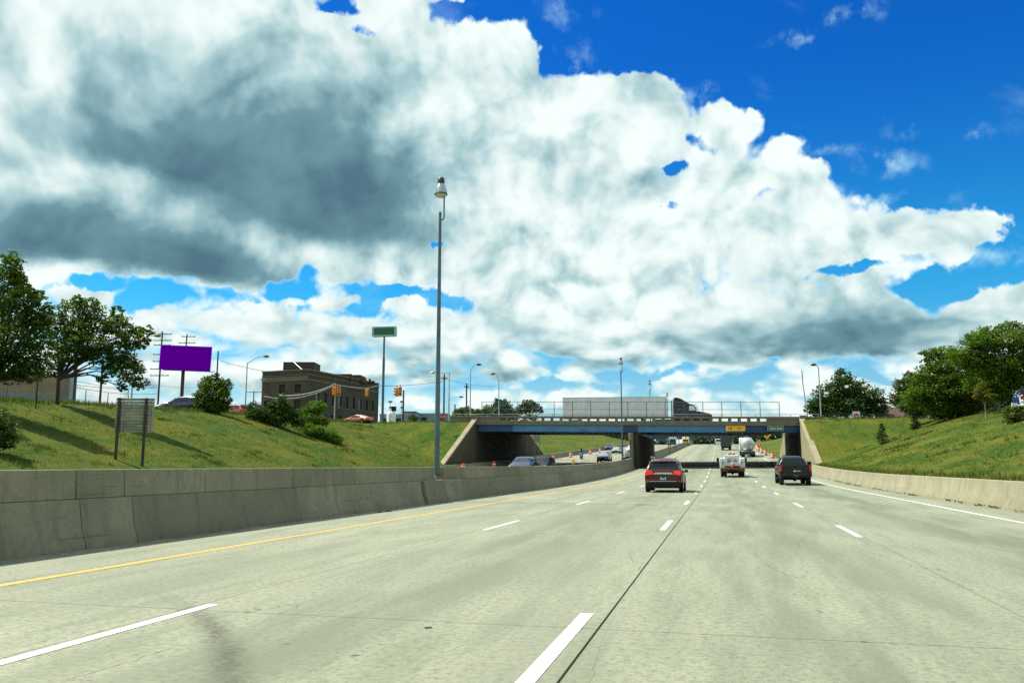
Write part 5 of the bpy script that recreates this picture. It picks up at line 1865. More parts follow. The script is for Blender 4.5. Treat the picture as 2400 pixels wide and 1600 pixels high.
# warning diamond and the slatted sign beyond the overpass
p = at(1797, 1018, 170)
t = thing('warning_sign', 'yellow diamond warning sign beyond the overpass above the right drums', 'sign', (p.x, p.y, ground_z(p.x, p.y)))
h = p.z - ground_z(p.x, p.y)
MB().prism([(0, 0, h - .95), (.95, 0, h), (0, 0, h + .95), (-.95, 0, h)], (0, .03, 0)).build('board', M_SIGN_YELLOW, t)
MB().tube([(-.0, .06, -.4), (0, .06, h + .3)], .05, 6).build('post', M_STEEL, t)
m = MB(); m.prism([(-.05, -.01, h - .1), (.1, -.01, h - .1), (.1, -.01, h + .4), (-.05, -.01, h + .4)], (0, .006, 0))
m.prism([(-.18, -.01, h - .1), (.22, -.01, h - .1), (.02, -.01, h - .42)], (0, .006, 0))
m.build('arrow', M_BLACK, t)
p = at(1258, 1020, 133)
t = thing('road_sign_back', 'back of a white slatted road sign on the far slope beyond the overpass', 'sign', (p.x, p.y, ground_z(p.x, p.y)), YAW)
h = p.z - t.location[2]
for k in range(5): MB().box((0, 0, h - .8 + k * .33), (1.1, .05, .30)).build('plank', M_STEEL, t)
for s in (-.4, .4): MB().box((s, .06, (h - .6) / 2), (.08, .08, h + 1.0)).build('post', M_STEEL, t)

# ------------------------------------------------------------------ buildings
M_BRICK = pm('sooty_brown_brick', (0.085, 0.066, 0.046), 0.9, var=0.25, scale=.35, dirt=(0.045, 0.036, 0.026), bmp=.3)
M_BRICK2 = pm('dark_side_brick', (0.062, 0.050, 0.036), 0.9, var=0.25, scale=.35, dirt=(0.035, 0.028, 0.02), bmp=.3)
M_STONE = pm('sooty_stone_band', (0.16, 0.14, 0.10), 0.85, var=0.2, scale=.5, dirt=(.08, .07, .05))
M_BOARDED = pm('boarded_window', (0.030, 0.022, 0.014), 0.85, var=0.3)
M_OPEN = pm('dark_window_opening', (0.008, 0.009, 0.009), 0.5)


def wall_windows(mb_name, t, A, B, z0, z1, mat, wins, thick=.4):
    """wall from A to B (plan points) with real window openings: list of (f0, f1, za, zb)"""
    A, B = Vector((A[0], A[1], 0)), Vector((B[0], B[1], 0))
    d = B - A
    n = Vector((d.y, -d.x, 0)).normalized()        # outward to the right of A->B
    fs = sorted(set([0, 1] + [w[0] for w in wins] + [w[1] for w in wins]))
    zs = sorted(set([z0, z1] + [w[2] for w in wins] + [w[3] for w in wins]))
    m = MB()
    for i in range(len(fs) - 1):
        for j in range(len(zs) - 1):
            fm, zm = (fs[i] + fs[i + 1]) / 2, (zs[j] + zs[j + 1]) / 2
            if any(w[0] < fm < w[1] and w[2] < zm < w[3] for w in wins): continue
            a, b = A + d * fs[i], A + d * fs[i + 1]
            m.prism([(a.x, a.y, zs[j]), (b.x, b.y, zs[j]), (b.x, b.y, zs[j + 1]), (a.x, a.y, zs[j + 1])], tuple(n * -thick))
    m.build(mb_name, mat, t)
    return A, d, n


def window(t, A, d, n, w, pane, sill=True):
    a, b = A + d * w[0], A + d * w[1]
    o = n * -.22
    m = MB(); m.prism([(a.x + o.x, a.y + o.y, w[2]), (b.x + o.x, b.y + o.y, w[2]), (b.x + o.x, b.y + o.y, w[3]), (a.x + o.x, a.y + o.y, w[3])], tuple(n * -.06))
    wo = m.build('window', pane, t)
    if sill:
        e = n * .08
        a2, b2 = a - d.normalized() * .1, b + d.normalized() * .1
        m = MB(); m.prism([(a2.x + e.x, a2.y + e.y, w[2] - .18), (b2.x + e.x, b2.y + e.y, w[2] - .18), (b2.x + e.x, b2.y + e.y, w[2] - .004), (a2.x + e.x, a2.y + e.y, w[2] - .004)], tuple(n * -.25))
        m.build('sill', M_STONE, wo)
    return wo


bk = thing('brick_building', 'derelict three storey dark brick building with boarded windows and roof blocks', 'building', (0, 0, 0))
p0, p1, p2 = at(614, 900, 150), at(722, 900, 146), at(888, 900, 172)
GZ = 6.6
ZR = at(614, 873, 150).z
bk.location = (p0.x, p0.y, 0)
q0, q1, q2 = p0 - Vector(bk.location), p1 - Vector(bk.location), p2 - Vector(bk.location)


def zrow(v, D): return at(700, v, D).z


W1 = [(.375, .51, zrow(922, 149), zrow(902, 149)), (.715, .85, zrow(922, 148), zrow(902, 148)),
      (.715, .85, zrow(961, 148), zrow(938, 148)), (.375, .51, zrow(961, 148), zrow(938, 148)),
      (.06, .20, zrow(961, 148), zrow(938, 148))]
A, d, n = wall_windows('front_wall', bk, q0, q1, GZ - 1, ZR, M_BRICK, W1)
for w in W1: window(bk, A, d, n, w, M_BOARDED)
W2 = []
za2, zb2, zc2, zd2 = ZR - 5.9, ZR - 3.7, ZR - 9.9, ZR - 7.5
for k in range(9):
    f = .10 + k * .098
    W2.append((f, f + .044, za2, zb2)); W2.append((f, f + .044, zc2, zd2))
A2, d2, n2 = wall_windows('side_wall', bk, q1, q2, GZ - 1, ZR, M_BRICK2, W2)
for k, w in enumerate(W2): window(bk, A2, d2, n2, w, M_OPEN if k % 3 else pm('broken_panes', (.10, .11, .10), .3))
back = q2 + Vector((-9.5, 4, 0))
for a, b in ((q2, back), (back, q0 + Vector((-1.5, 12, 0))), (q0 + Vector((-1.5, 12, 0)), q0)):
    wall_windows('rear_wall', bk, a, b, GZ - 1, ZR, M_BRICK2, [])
m = MB(); m.prism([(p.x, p.y, ZR - .8) for p in (q0, q1, q2, back, q0 + Vector((-1.5, 12, 0)))], (0, 0, .3)); m.build('roof', M_BOARDED, bk)
for A_, B_, nn, dn in ((q0, q1, n, d), (q1, q2, n2, d2)):
    for zz, hh, th, mt, nm in ((ZR - 1.80, .85, .10, M_STONE, 'stone_band'), (ZR + .0, .22, .16, M_STONE, 'coping'), (ZR - .80, .16, .12, M_STONE, 'cornice')):
        if nm == 'stone_band' and A_ is q1: hh = .25
        o = nn * th
        m = MB(); m.prism([(A_.x + o.x, A_.y + o.y, zz), (B_.x + o.x, B_.y + o.y, zz), (B_.x + o.x, B_.y + o.y, zz + hh), (A_.x + o.x, A_.y + o.y, zz + hh)], tuple(nn * (-th - .3)))
        m.build(nm, mt, bk)


def roof_block(nm, u0, u1, v0, v1, D, dep, mt, parent=bk):
    a, b, c_ = at(u0, v0, D), at(u1, v0, D), at(u0, v1, D)
    a, b, c_ = (p - Vector(bk.location) for p in (a, b, c_))
    m = MB(); m.prism([(a.x, a.y, c_.z), (b.x, b.y, c_.z), (b.x, b.y, a.z), (a.x, a.y, a.z)], (-SY * dep, CY * dep, 0))
    return m.build(nm, mt, parent, bevel=.03)


rb_ = roof_block('penthouse', 664, 736.5, 849, 873, 153, 5, M_BRICK2)
o_ = roof_block('penthouse_coping', 663.5, 737, 848, 849.4, 152.9, 5.2, M_STONE)
roof_block('vent_block', 751, 761, 872, 882, 156, 1.2, M_BRICK2)
roof_block('stair_block', 777, 823.5, 876, 892, 160, 3, M_BRICK2)
rf = roof_block('tank_house', 829, 845, 878, 894, 164, 3, M_BRICK2)
a, b, c_, e = (at(u, v, 164) - Vector(bk.location) for u, v in ((845, 879), (852, 881), (855, 897), (845, 897)))
MB().prism([a, b, c_, e], (-SY * 3, CY * 3, 0)).build('sloped_roof', M_BRICK2, bk)
roof_block('chimney', 864, 868, 887, 897, 166, .8, M_BRICK2)
roof_block('chimney', 869, 877, 892, 898, 168, .8, M_BRICK2)
a, b = at(689, 849, 152.5) - Vector(bk.location), at(708, 866, 151) - Vector(bk.location)
MB().tube([a, b], .10, 6).build('drain_pipe', M_STEEL, bk)
a = at(611, 888.5, 149) - Vector(bk.location); b = at(624, 889, 149) - Vector(bk.location)
MB().tube([a, b], .12, 6).build('roof_spout', M_STONE, bk)

# tan and grey building, far left
lbd = thing('low_building', 'low flat building, tan above and grey below, behind the left trees', 'building', (0, 0, 0))
p0, p1 = at(-160, 890, 62), at(158, 890, 70)
lbd.location = (p0.x, p0.y, 0); a, b = Vector((0, 0, 0)), p1 - p0
zg, zm_, zt_ = 4.6, at(60, 916, 66).z, at(60, 873, 66).z
nn = Vector((b.y, -b.x, 0)).normalized()
dp = nn * -9
for nm, z0, z1, mt in (('lower_wall', zg, zm_, pm('grey_blockwork', (.22, .235, .21), .85, var=.15)), ('upper_wall', zm_, zt_, pm('tan_brick', (.30, .195, .115), .85, var=.14, scale=1))):
    m = MB(); m.prism([(a.x, a.y, z0), (b.x, b.y, z0), (b.x, b.y, z1), (a.x, a.y, z1)], tuple(dp)); m.build(nm, mt, lbd)
m = MB(); m.prism([(a.x, a.y, zt_ + .003), (b.x, b.y, zt_ + .003), (b.x, b.y, zt_ + .15), (a.x, a.y, zt_ + .15)], tuple(nn * -9.1)); m.build('roof_edge', M_STONE, lbd)
pm_pilaster = MB()
m = MB(); m.prism([(b.x, b.y, zg), (b.x + .3, b.y, zg), (b.x + .3, b.y, zt_ + .1), (b.x, b.y, zt_ + .1)], (0, .4, 0)); m.build('corner_post', M_STEEL, lbd)

# low grey works along the left skyline
M_GREYWALL = pm('grey_cladding', (.22, .27, .29), .7, var=.1, scale=.3)


def block(name, label, u0, u1, vt, D, dep, mat, roof=None, cat='building'):
    a, b = at(u0, vt, D), at(u1, vt, D)
    g = 6.0
    t = thing(name, label, cat, (a.x, a.y, 0))
    b = b - a
    m = MB(); m.prism([(0, 0, g), (b.x, b.y, g), (b.x, b.y, a.z), (0, 0, a.z)], (-SY * dep, CY * dep, 0)); m.build('wall', mat, t)
    m = MB(); m.prism([(-.1, -.1, a.z + .003), (b.x + .1, b.y - .1, a.z + .003), (b.x + .1, b.y - .1, a.z + .35), (-.1, -.1, a.z + .35)], (-SY * dep, CY * dep, 0)); m.build('roof', roof or M_STEEL, t)
    k = max(2, int(b.length / 5))
    for i in range(k):
        f = (i + .5) / k
        m = MB(); c_ = Vector((b.x, b.y, 0)) * f
        m.box((c_.x + SY * .04, c_.y - CY * .04, a.z - 1.4), (1.6, .08, 1.0), YAW); m.build('window', M_GLASS, t)
    return t


block('works_building', 'low pale grey works building right of the green sign pole', 890, 948, 972.5, 230, 12, M_GREYWALL)
block('works_building', 'grey works building with dark roof, right of the two yellow signals', 946, 975, 966.5, 240, 12, M_GREYWALL, M_DARKSTEEL)
block('works_building', 'long low grey shed left of the tall lamp post', 976, 1050, 970.5, 250, 14, M_GREYWALL)
p = at(917, 975, 225)
t = thing('storage_tank', 'white domed storage tank on the left skyline', 'tank', (p.x, p.y, 6.0))
hz = at(917, 963, 225).z - 6.0
MB().lathe([(1.25, 0), (1.25, hz - 1.1), (1.15, hz - .6), (.8, hz - .2), (.3, hz), (.02, hz + .02)], 20).build('dome', M_WHITE, t)
MB().box((.7, 0, hz + .6), (1.1, 1, 1.3)).build('vent_housing', M_BLACK, t)
for u, lab in ((914, 'thin floodlight mast above the white domed tank'), (941, 'thin floodlight mast left of the dark pole with two signals')):
    b, h = up(u, 985, 200, 941)
    t = thing('floodlight_mast', lab, 'mast', b)
    MB().tube([(0, 0, -.3), (0, 0, h)], .09, 6).build('mast', M_STEEL, t)
    MB().box((0, 0, h), (.9, .4, .35)).build('floodlight', M_DARKSTEEL, t)
    MB().box((0, 0, h - 1.4), (.5, .3, .4)).build('control_box', M_DARKSTEEL, t)

# small house among the right trees
p = at(2122, 980, 122)
hs = thing('house', 'small white house with a brown shingle roof behind the right crest', 'house', (p.x, p.y, 6.6), YAW + R(12))
zr = at(2122, 953, 122).z - 6.6
MB().box((0, 3, zr * .25), (6.0, 6, zr * .5)).build('wall', M_WHITE, hs)
m = MB(); m.prism([(-3.0, 0.0, zr * .5), (-3.0, 6.0, zr * .5), (-3.0, 3.0, zr)], (.12, 0, 0)); m.build('gable', M_WHITE, hs)
M_ROOFB = pm('brown_shingles', (.075, .042, .028), .9, var=.2)
m = MB(); m.prism([(-2.9, -.3, zr * .46), (3.2, -.3, zr * .46), (3.2, 3.0, zr + .05), (-2.9, 3.0, zr + .05)], (0, .02, .12)); m.build('roof', M_ROOFB, hs)
m = MB(); m.prism([(-2.9, 6.3, zr * .46), (3.2, 6.3, zr * .46), (3.2, 3.05, zr + .05), (-2.9, 3.05, zr + .05)], (0, .02, .12)); m.build('roof', M_ROOFB, hs)
for x in (-1.6, .6, 2.0):
    w_ = MB().box((x, -.02, zr * .27), (.8, .05, .9)).build('window', M_GLASS, hs)
    MB().box((x, -.05, zr * .27 - .5), (1.0, .08, .08)).build('sill', M_WHITE, w_)

# coloured forecourt sign glimpsed under the right trees
p = at(2390, 925, 74); g = ground_z(p.x, p.y)
t = thing('forecourt_sign', 'white blue and red forecourt sign glimpsed under the right hand trees', 'sign', (p.x, p.y, g), YAW)
h0 = at(2383, 955, 66).z - g
for dx, dz, w_, hh_, mt in ((-.55, .1, .5, .75, M_REFLECT), (-.38, .75, .55, .45, pm('blue_panel', (.02, .05, .30), .4)), (-.62, -.35, .5, .42, M_SIGN_YELLOW),
                            (.35, .95, .62, .32, pm('red_panel', (.35, .02, .025), .4)), (.35, 1.45, .62, .5, pm('navy_panel', (.02, .03, .09), .4)), (.42, -.2, .5, .8, M_REFLECT), (.35, .55, .62, .22, M_REFLECT)):
    MB().box((dx, 0, h0 + .5 + dz), (w_, .08, hh_)).build('panel', mt, t, bevel=.01)
for x in (-.5, .4): MB().tube([(x, .1, -.4), (x, .1, h0 + 2.2)], .06, 6).build('post', M_DARKSTEEL, t)

# far overpass at the crest
fo = thing('far_overpass', 'dark blue far overpass across the crest of the freeway', 'bridge', (0, 0, 0))
YF = 410.0
zf = at(1650, 1027, YF * .97).z
fo.location = (0, YF, zf)
MB().box((-8, 6, .8), (64, 12, 1.5)).build('girder', M_BLUE_DARK, fo)
MB().box((-8, 5.9, 2.0), (66, 12.6, .9)).build('parapet', M_STEEL, fo)
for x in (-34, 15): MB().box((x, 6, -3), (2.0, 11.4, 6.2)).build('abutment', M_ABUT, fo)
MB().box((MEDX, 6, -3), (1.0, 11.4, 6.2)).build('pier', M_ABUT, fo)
p = at(1722, 1025, YF * .97)
t = thing('far_clearance_sign', 'tiny yellow clearance sign on the far overpass', 'sign', (p.x, YF - .08, p.z))
MB().box((0, 0, 0), (2.3, .05, 1.0)).build('board', M_SIGN_YELLOW, t)

# ------------------------------------------------------------------ parked cars above the left slope
P_REDV = pm('red_van_paint', (.25, .018, .012), .35, var=.06, coat=.4)
P_ORANGE = pm('orange_car_paint', (.42, .10, .03), .35, var=.06, coat=.5)


def parked(u, D, *a, rz_=0.0, dz=0.0, **k):
    p = at(u, 960, D)
    return car(a[0], a[1], 'car', (p.x, p.y, ground_z(p.x, p.y) + dz), rz_, a[2], a[3], **k)


parked(432, 84, 'parked_suv', 'dark blue SUV parked above the left slope beneath the billboard', SUV, P_NAVY, rz_=YAW + R(75), dz=.25)
parked(396, 88, 'parked_car', 'silver grey car parked left of the dark blue SUV beneath the billboard', SEDAN, P_SILVER, rz_=YAW + R(80), dz=.15)
parked(549, 96, 'parked_van', 'red van parked between the dense bush and the brick building', SUV, P_REDV, rz_=YAW + R(55), scale=1.05, dz=-.1)
parked(840, 108, 'taxi_car', 'orange and white car in front of the brick building right part', SEDAN, P_ORANGE, rz_=YAW + R(62), scale=.85, dz=.05)

# ------------------------------------------------------------------ trees, shrubs and grass
M_BARK = pm('bark', (0.040, 0.033, 0.024), 0.95, var=0.3, scale=3, bmp=.6)
M_BARKP = pm('pale_bark', (0.22, 0.20, 0.13), 0.9, var=0.2, scale=3)
L_MAPLE = leaf_material('maple_leaves', (0.022, 0.062, 0.006), (0.098, 0.155, 0.013), .40)
L_DARK = leaf_material('dark_leaves', (0.018, 0.050, 0.009), (0.062, 0.105, 0.014), .36)
L_LOCUST = leaf_material('locust_leaves', (0.034, 0.090, 0.006), (0.122, 0.188, 0.011), .42)
L_OLIVE = leaf_material('olive_leaves', (0.036, 0.062, 0.010), (0.085, 0.110, 0.016), .38)
L_BRIGHT = leaf_material('bright_leaves', (0.040, 0.115, 0.006), (0.105, 0.190, 0.012), .45)
L_AUTUMN = leaf_material('turning_leaves', (0.06, 0.085, 0.01), (0.15, 0.145, 0.018), .4, dry=(.24, .13, .02))
L_SPRUCE = leaf_material('spruce_needles', (0.010, 0.026, 0.014), (0.024, 0.050, 0.024), .12)
L_FAR = leaf_material('far_leaves', (0.016, 0.036, 0.016), (0.036, 0.060, 0.024), .25)


def rvec(rg):
    while True:
        v = Vector((rg.uniform(-1, 1), rg.uniform(-1, 1), rg.uniform(-1, 1)))
        if 0.05 < v.length < 1: return v


def leaf_blob(vs, fs, c, r, n, size, rg, clump=9, spread=0.30, flat=0.5):
    """leaves in bunches over and inside an ellipsoid"""
    c = Vector(c)
    nb = max(3, n // clump)
    rm = sum(r) / 3
    for b in range(nb):
        d = rvec(rg).normalized()
        k = rg.uniform(0.45, 1.02)
        bc = c + Vector((d.x * r[0], d.y * r[1], d.z * r[2])) * k
        for i in range(clump):
            o = rvec(rg) * spread * rm
            p = bc + Vector((o.x, o.y, o.z * .6))
            a = rvec(rg); a.z *= flat; a.normalize()
            e = a.cross(rvec(rg)).normalized()
            w, l = size * rg.uniform(.45, .95), size * rg.uniform(.6, 1.2)
            k0 = len(vs)
            tip = a * l; side = e * w * .5
            dz = Vector((0, 0, -l * .18))
            vs += [p - tip * .5, p - side, p + tip * .5 + dz, p + side]
            fs.append((k0, k0 + 1, k0 + 2, k0 + 3))


def tree(name, label, cat, base, blobs, trunk, leaf, size, dens, bark=None, group=None, seed=1, limbs=True, clump=9, spread=.30, mat_th=None):
    """blobs: (x across, depth, height, rx, ry, rz) in metres from the base, x along the camera's right"""
    rg = random.Random(seed)
    t = thing(name, label, cat, base, YAW, group)
    bark = bark or M_BARK
    m = MB()
    th, tr = trunk
    lean = rg.uniform(-.1, .1)
    m.tube([(0, 0, -.3), (lean * .3, 0, th * .5), (lean, 0, th)], [tr * 1.25, tr, tr * .85], 9)
    if limbs:
        for bx, by, bz, rx, ry, rzz in blobs:
            tip = Vector((bx, by, bz))
            s = Vector((lean, 0, th * rg.uniform(.82, 1.0)))
            mid = s.lerp(tip, .5) + Vector((rg.uniform(-.2, .2), rg.uniform(-.2, .2), .12 * (tip - s).length))
            m.tube([s, mid, tip], [tr * .62, tr * .36, tr * .10], 6, caps=False)
            for q in range(3):
                e = tip + Vector((rg.uniform(-1, 1) * rx, rg.uniform(-1, 1) * ry, rg.uniform(-.5, .9) * rzz)) * .85
                m.tube([mid.lerp(tip, rg.uniform(.2, .8)), e], [tr * .22, tr * .05], 4, caps=False)
    m.build('trunk', bark, t)
    vs, fs = [], []
    for bx, by, bz, rx, ry, rzz in blobs:
        vol = (rx * ry * rzz) ** (2 / 3)
        leaf_blob(vs, fs, (bx, by, bz), (rx, ry, rzz), int(dens * vol / (size * size) * 58), size, rg, clump, spread)
    rawmesh('crown', vs, fs, leaf, t)
    return t


def tree_px(name, label, cat, u, vb, D, blobs, leaf, size, dens, trunk_r=.2, fork=None, depth=.75, **k):
    """like tree(), with the crown lobes given by photo pixels (u, v, half width, half height)"""
    p = at(u, vb, D)
    g = ground_z(p.x, p.y)
    s = D / FPX * .989
    bl = []
    rg = random.Random(k.get('seed', 1) + 50)
    for b in blobs:
        bu, bv, bw_, bh = b[:4]
        z = at(bu, bv, D).z - g
        w = bw_ * s
        bl.append(((bu - u) * s, rg.uniform(-.5, .5) * w * depth, z, w, w * depth, bh * s))
    th = (at(u, fork, D).z - g) if fork else min(b[2] for b in bl)
    return tree(name, label, cat, (p.x, p.y, g - .05), bl, (max(th, .3), trunk_r), leaf, size, dens, **k)


# --- left edge trees
tree_px('broadleaf_tree', 'spreading tree with forked dark trunk on the left crest', 'tree', 134, 947, 56.5,
        [(150, 735, 46, 40), (190, 720, 34, 30), (165, 702, 16, 14), (110, 760, 34, 34), (205, 760, 50, 34), (265, 765, 40, 30), (258, 727, 20, 14),
         (310, 775, 22, 14), (140, 800, 48, 34), (210, 805, 55, 26), (275, 820, 36, 30), (115, 845, 26, 22), (250, 865, 26, 16), (300, 868, 44, 30), (335, 770, 18, 14), (330, 800, 20, 16), (300, 795, 40, 24),
         (322, 895, 26, 18), (285, 905, 16, 14), (175, 775, 40, 30), (160, 830, 50, 26), (230, 835, 50, 22), (295, 845, 34, 24), (240, 885, 22, 12), (118, 868, 26, 16)], L_MAPLE, .18, .66, .125, fork=880, seed=3, spread=.26)
tree_px('broadleaf_tree', 'large tree cut off by the left edge of the picture', 'tree', -20, 960, 48,
        [(0, 620, 28, 36), (-30, 660, 60, 60), (15, 660, 28, 30), (40, 700, 44, 30), (60, 690, 24, 22), (10, 740, 70, 44), (60, 745, 40, 40), (20, 800, 70, 46),
         (76, 800, 40, 40), (10, 860, 60, 40), (50, 855, 50, 40), (84, 850, 20, 26), (88, 740, 18, 40)], L_MAPLE, .18, .72, .18, fork=880, seed=9, spread=.26)
tree_px('broadleaf_tree', 'tree mostly outside the picture, its shadow lying on the left slope', 'tree', -165, 985, 44,
        [(-130, 800, 90, 60), (-190, 760, 90, 60), (-90, 850, 60, 50), (-170, 860, 110, 50), (-60, 900, 44, 34)], L_MAPLE, .22, .9, .2, fork=930, seed=10)
tree_px('dark_shrub', 'rounded dark shrub at the left edge on the slope', 'shrub', -6, 1062, 38.8,
        [(4, 1008, 40, 46), (-14, 985, 30, 30), (18, 1030, 26, 22)], L_DARK, .15, .9, .06, seed=5, limbs=False)

# --- bushes on the left slope
GB = 'bushes on the left slope'
tree_px('bush', 'dense rounded bush below the purple billboard on the left crest', 'bush', 500, 972, 74,
        [(497, 925, 40, 36), (480, 897, 22, 20), (516, 902, 24, 22), (475, 935, 26, 24), (525, 938, 20, 24), (500, 880, 10, 10), (500, 950, 38, 20)],
        L_MAPLE, .20, .95, .12, fork=962, seed=11, group=GB)
tree_px('bush', 'low spreading bush left of the brick building base', 'bush', 600, 988, 77,
        [(592, 958, 22, 22), (605, 968, 26, 20), (585, 975, 16, 14)], L_DARK, .20, .95, .08, seed=12, group=GB)
tree_px('bush', 'taller dark bush before the left part of the brick building', 'bush', 650, 1000, 77.5,
        [(650, 952, 24, 22), (660, 938, 12, 14), (638, 965, 22, 18), (672, 965, 22, 22), (655, 980, 30, 18), (690, 972, 20, 20), (700, 985, 20, 16), (625, 978, 20, 14)], L_DARK, .20, .95, .08, seed=13, group=GB)
tree_px('bush', 'bright topped bush before the corner of the brick building', 'bush', 728, 1008, 81,
        [(735, 955, 24, 20), (752, 950, 14, 14), (725, 968, 26, 18)], L_BRIGHT, .19, .85, .08, seed=14, group=GB)
tree_px('bush', 'dark lower bush under the bright topped one', 'bush', 735, 1012, 80,
        [(730, 988, 28, 18), (752, 985, 22, 16), (705, 990, 16, 14)], L_DARK, .19, .95, .06, seed=15, group=GB, limbs=False)
tree_px('low_shrub', 'bright green low mound of shrub lying down the left slope', 'shrub', 770, 1036, 79,
        [(740, 1008, 26, 14), (768, 1018, 28, 14), (788, 1028, 18, 11), (722, 1000, 20, 12), (755, 1022, 22, 10)], L_BRIGHT, .15, 1.0, .05, seed=16, limbs=False)

# --- trees behind the left half of the overpass
GT = 'trees beyond the left end of the overpass'
tree_px('broadleaf_tree', 'dark round tree behind the overpass, left of the fence corner', 'tree', 1168, 985, 140,
        [(1150, 962, 26, 14), (1175, 950, 24, 16), (1168, 940, 12, 8), (1190, 960, 20, 14), (1135, 966, 14, 10)], L_DARK, .34, .9, .2, group=GT, seed=21)
tree_px('broadleaf_tree', 'dark tree behind the overpass just left of the silver trailer', 'tree', 1240, 985, 142,
        [(1240, 945, 18, 10), (1252, 953, 20, 12), (1228, 958, 22, 14), (1262, 962, 14, 8), (1218, 964, 20, 10)], L_DARK, .34, .9, .2, group=GT, seed=22)
tree_px('bush', 'olive bush at the left end of the overpass parapet', 'bush', 1106, 985, 118,
        [(1104, 972, 14, 12), (1118, 966, 12, 10), (1098, 978, 10, 8)], L_OLIVE, .26, .9, .08, seed=23)
tree_px('bush', 'small bush on the crest right of the dark pole with signals', 'bush', 970, 988, 112,
        [(967, 977, 12, 7), (975, 981, 10, 6)], L_DARK, .2, .9, .05, seed=24)

# --- right side
tree_px('broadleaf_tree', 'big dark tree right behind the overpass right end', 'tree', 1985, 985, 122,
        [(1980, 885, 24, 22), (1985, 905, 46, 28), (1945, 925, 40, 26), (2030, 925, 46, 26), (1925, 950, 34, 22), (2060, 950, 30, 22), (1990, 945, 60, 30), (1958, 960, 60, 22),
         (2040, 962, 40, 20), (1905, 955, 18, 16), (1974, 868, 10, 9)], L_DARK, .34, .8, .3, seed=31)
tree_px('broadleaf_tree', 'olive green tree between the big dark tree and the house', 'tree', 2150, 985, 112,
        [(2120, 905, 28, 22), (2145, 890, 26, 22), (2165, 900, 26, 26), (2105, 935, 18, 16), (2140, 930, 44, 24), (2170, 945, 40, 24), (2150, 958, 30, 18)], L_OLIVE, .30, .85, .25, seed=32)
GL2 = 'locust trees on the right slope'
tree_px('locust_tree', 'bright locust tree spreading over the right slope, lowest branch near the white pole', 'tree', 2250, 985, 84,
        [(2150, 925, 36, 14), (2165, 890, 30, 16), (2210, 860, 40, 22), (2190, 826, 26, 12), (2180, 848, 16, 10), (2235, 830, 46, 22), (2220, 890, 56, 22), (2180, 915, 50, 20), (2160, 940, 40, 14), (2240, 915, 60, 24), (2275, 880, 50, 30),
         (2280, 935, 54, 30), (2300, 905, 44, 30), (2320, 870, 40, 30), (2190, 875, 40, 22), (2215, 945, 50, 24), (2262, 955, 46, 18), (2205, 968, 40, 14)], L_LOCUST, .23, .80, .24, seed=33, group=GL2, fork=950, spread=.33)
tree_px('locust_tree', 'tallest locust tree at the right edge of the picture', 'tree', 2372, 985, 78,
        [(2390, 765, 34, 16), (2340, 780, 40, 18), (2300, 800, 40, 18), (2380, 800, 50, 26), (2330, 820, 50, 26), (2390, 850, 50, 30), (2345, 860, 50, 30),
         (2300, 845, 40, 26), (2320, 895, 54, 30), (2270, 835, 40, 22), (2385, 895, 50, 34), (2410, 870, 40, 40), (2350, 920, 44, 24), (2420, 820, 50, 50), (2290, 790, 16, 9)], L_LOCUST, .23, .80, .26, seed=34, group=GL2, fork=930, spread=.33)
tree_px('locust_tree', 'shaded locust tree in the back of the right group, dark trunk visible', 'tree', 2276, 975, 90,
        [(2130, 950, 30, 18), (2170, 960, 34, 18), (2205, 955, 34, 18), (2320, 930, 40, 24), (2345, 945, 36, 22), (2290, 945, 40, 20), (2240, 965, 40, 16), (2330, 960, 40, 16)], L_DARK, .25, .9, .26, seed=35, group=GL2, fork=955)
tree_px('young_tree', 'young tree with pale thin trunk and yellowing leaves', 'tree', 2312, 984, 68,
        [(2308, 918, 20, 16), (2318, 930, 18, 14), (2298, 925, 12, 12), (2308, 902, 12, 12)], L_AUTUMN, .18, .85, .06, bark=M_BARKP, seed=36, fork=944)
tree_px('bush', 'shady bush with pale litter under the right edge trees', 'bush', 2380, 992, 57.5,
        [(2372, 966, 24, 18), (2394, 962, 18, 20), (2385, 980, 26, 12)], L_OLIVE, .19, .9, .06, seed=37, limbs=False)


def spruce(label, u, vb, D, h, seed):
    rg = random.Random(seed)
    p = at(u, vb, D)
    t = thing('young_spruce', label, 'spruce', (p.x, p.y, ground_z(p.x, p.y)), 0, 'young spruces on the right slope')
    MB().tube([(0, 0, -.2), (0, 0, h * .95)], [.06, .015], 6).build('trunk', M_BARK, t)
    vs, fs = [], []
    n = 15
    for i in range(n):
        z = h * (.06 + .9 * i / n); r = .52 * h * .62 * (1 - i / n) ** .85 + .05
        for k in range(int(7 + 9 * (1 - i / n))):
            a = rg.uniform(0, 2 * PI); L = r * rg.uniform(.75, 1.15)
            for q in range(4):
                f = .25 + .75 * q / 4
                c = Vector((math.cos(a) * L * f, math.sin(a) * L * f, z - L * f * .12 + rg.uniform(-.03, .03)))
                d = Vector((math.cos(a), math.sin(a), .15 + rg.uniform(-.3, .3))) * .17
                s = Vector((-math.sin(a), math.cos(a), rg.uniform(-.6, .6))) * .07
                k0 = len(vs); vs += [c - d * .4, c + s, c + d, c - s]; fs.append((k0, k0 + 1, k0 + 2, k0 + 3))
    rawmesh('crown', vs, fs, L_SPRUCE, t)
    return t


spruce('young spruce lower on the right slope, left one of the two', 2069, 1038, 81, 2.15, 41)
spruce('young spruce near the right crest, right one of the two', 2146, 1014, 86, 1.95, 42)

# --- far tree masses framing the crest, seen under the overpass
GF = 'far trees beyond the crest'
def far_tree(lab, u, vb, D, blobs, seed, leaf=None):
    tree_px('far_tree', lab, 'tree', u, vb, D, blobs, leaf or L_FAR, .55, .75, .3, seed=seed, group=GF, limbs=False, clump=7)


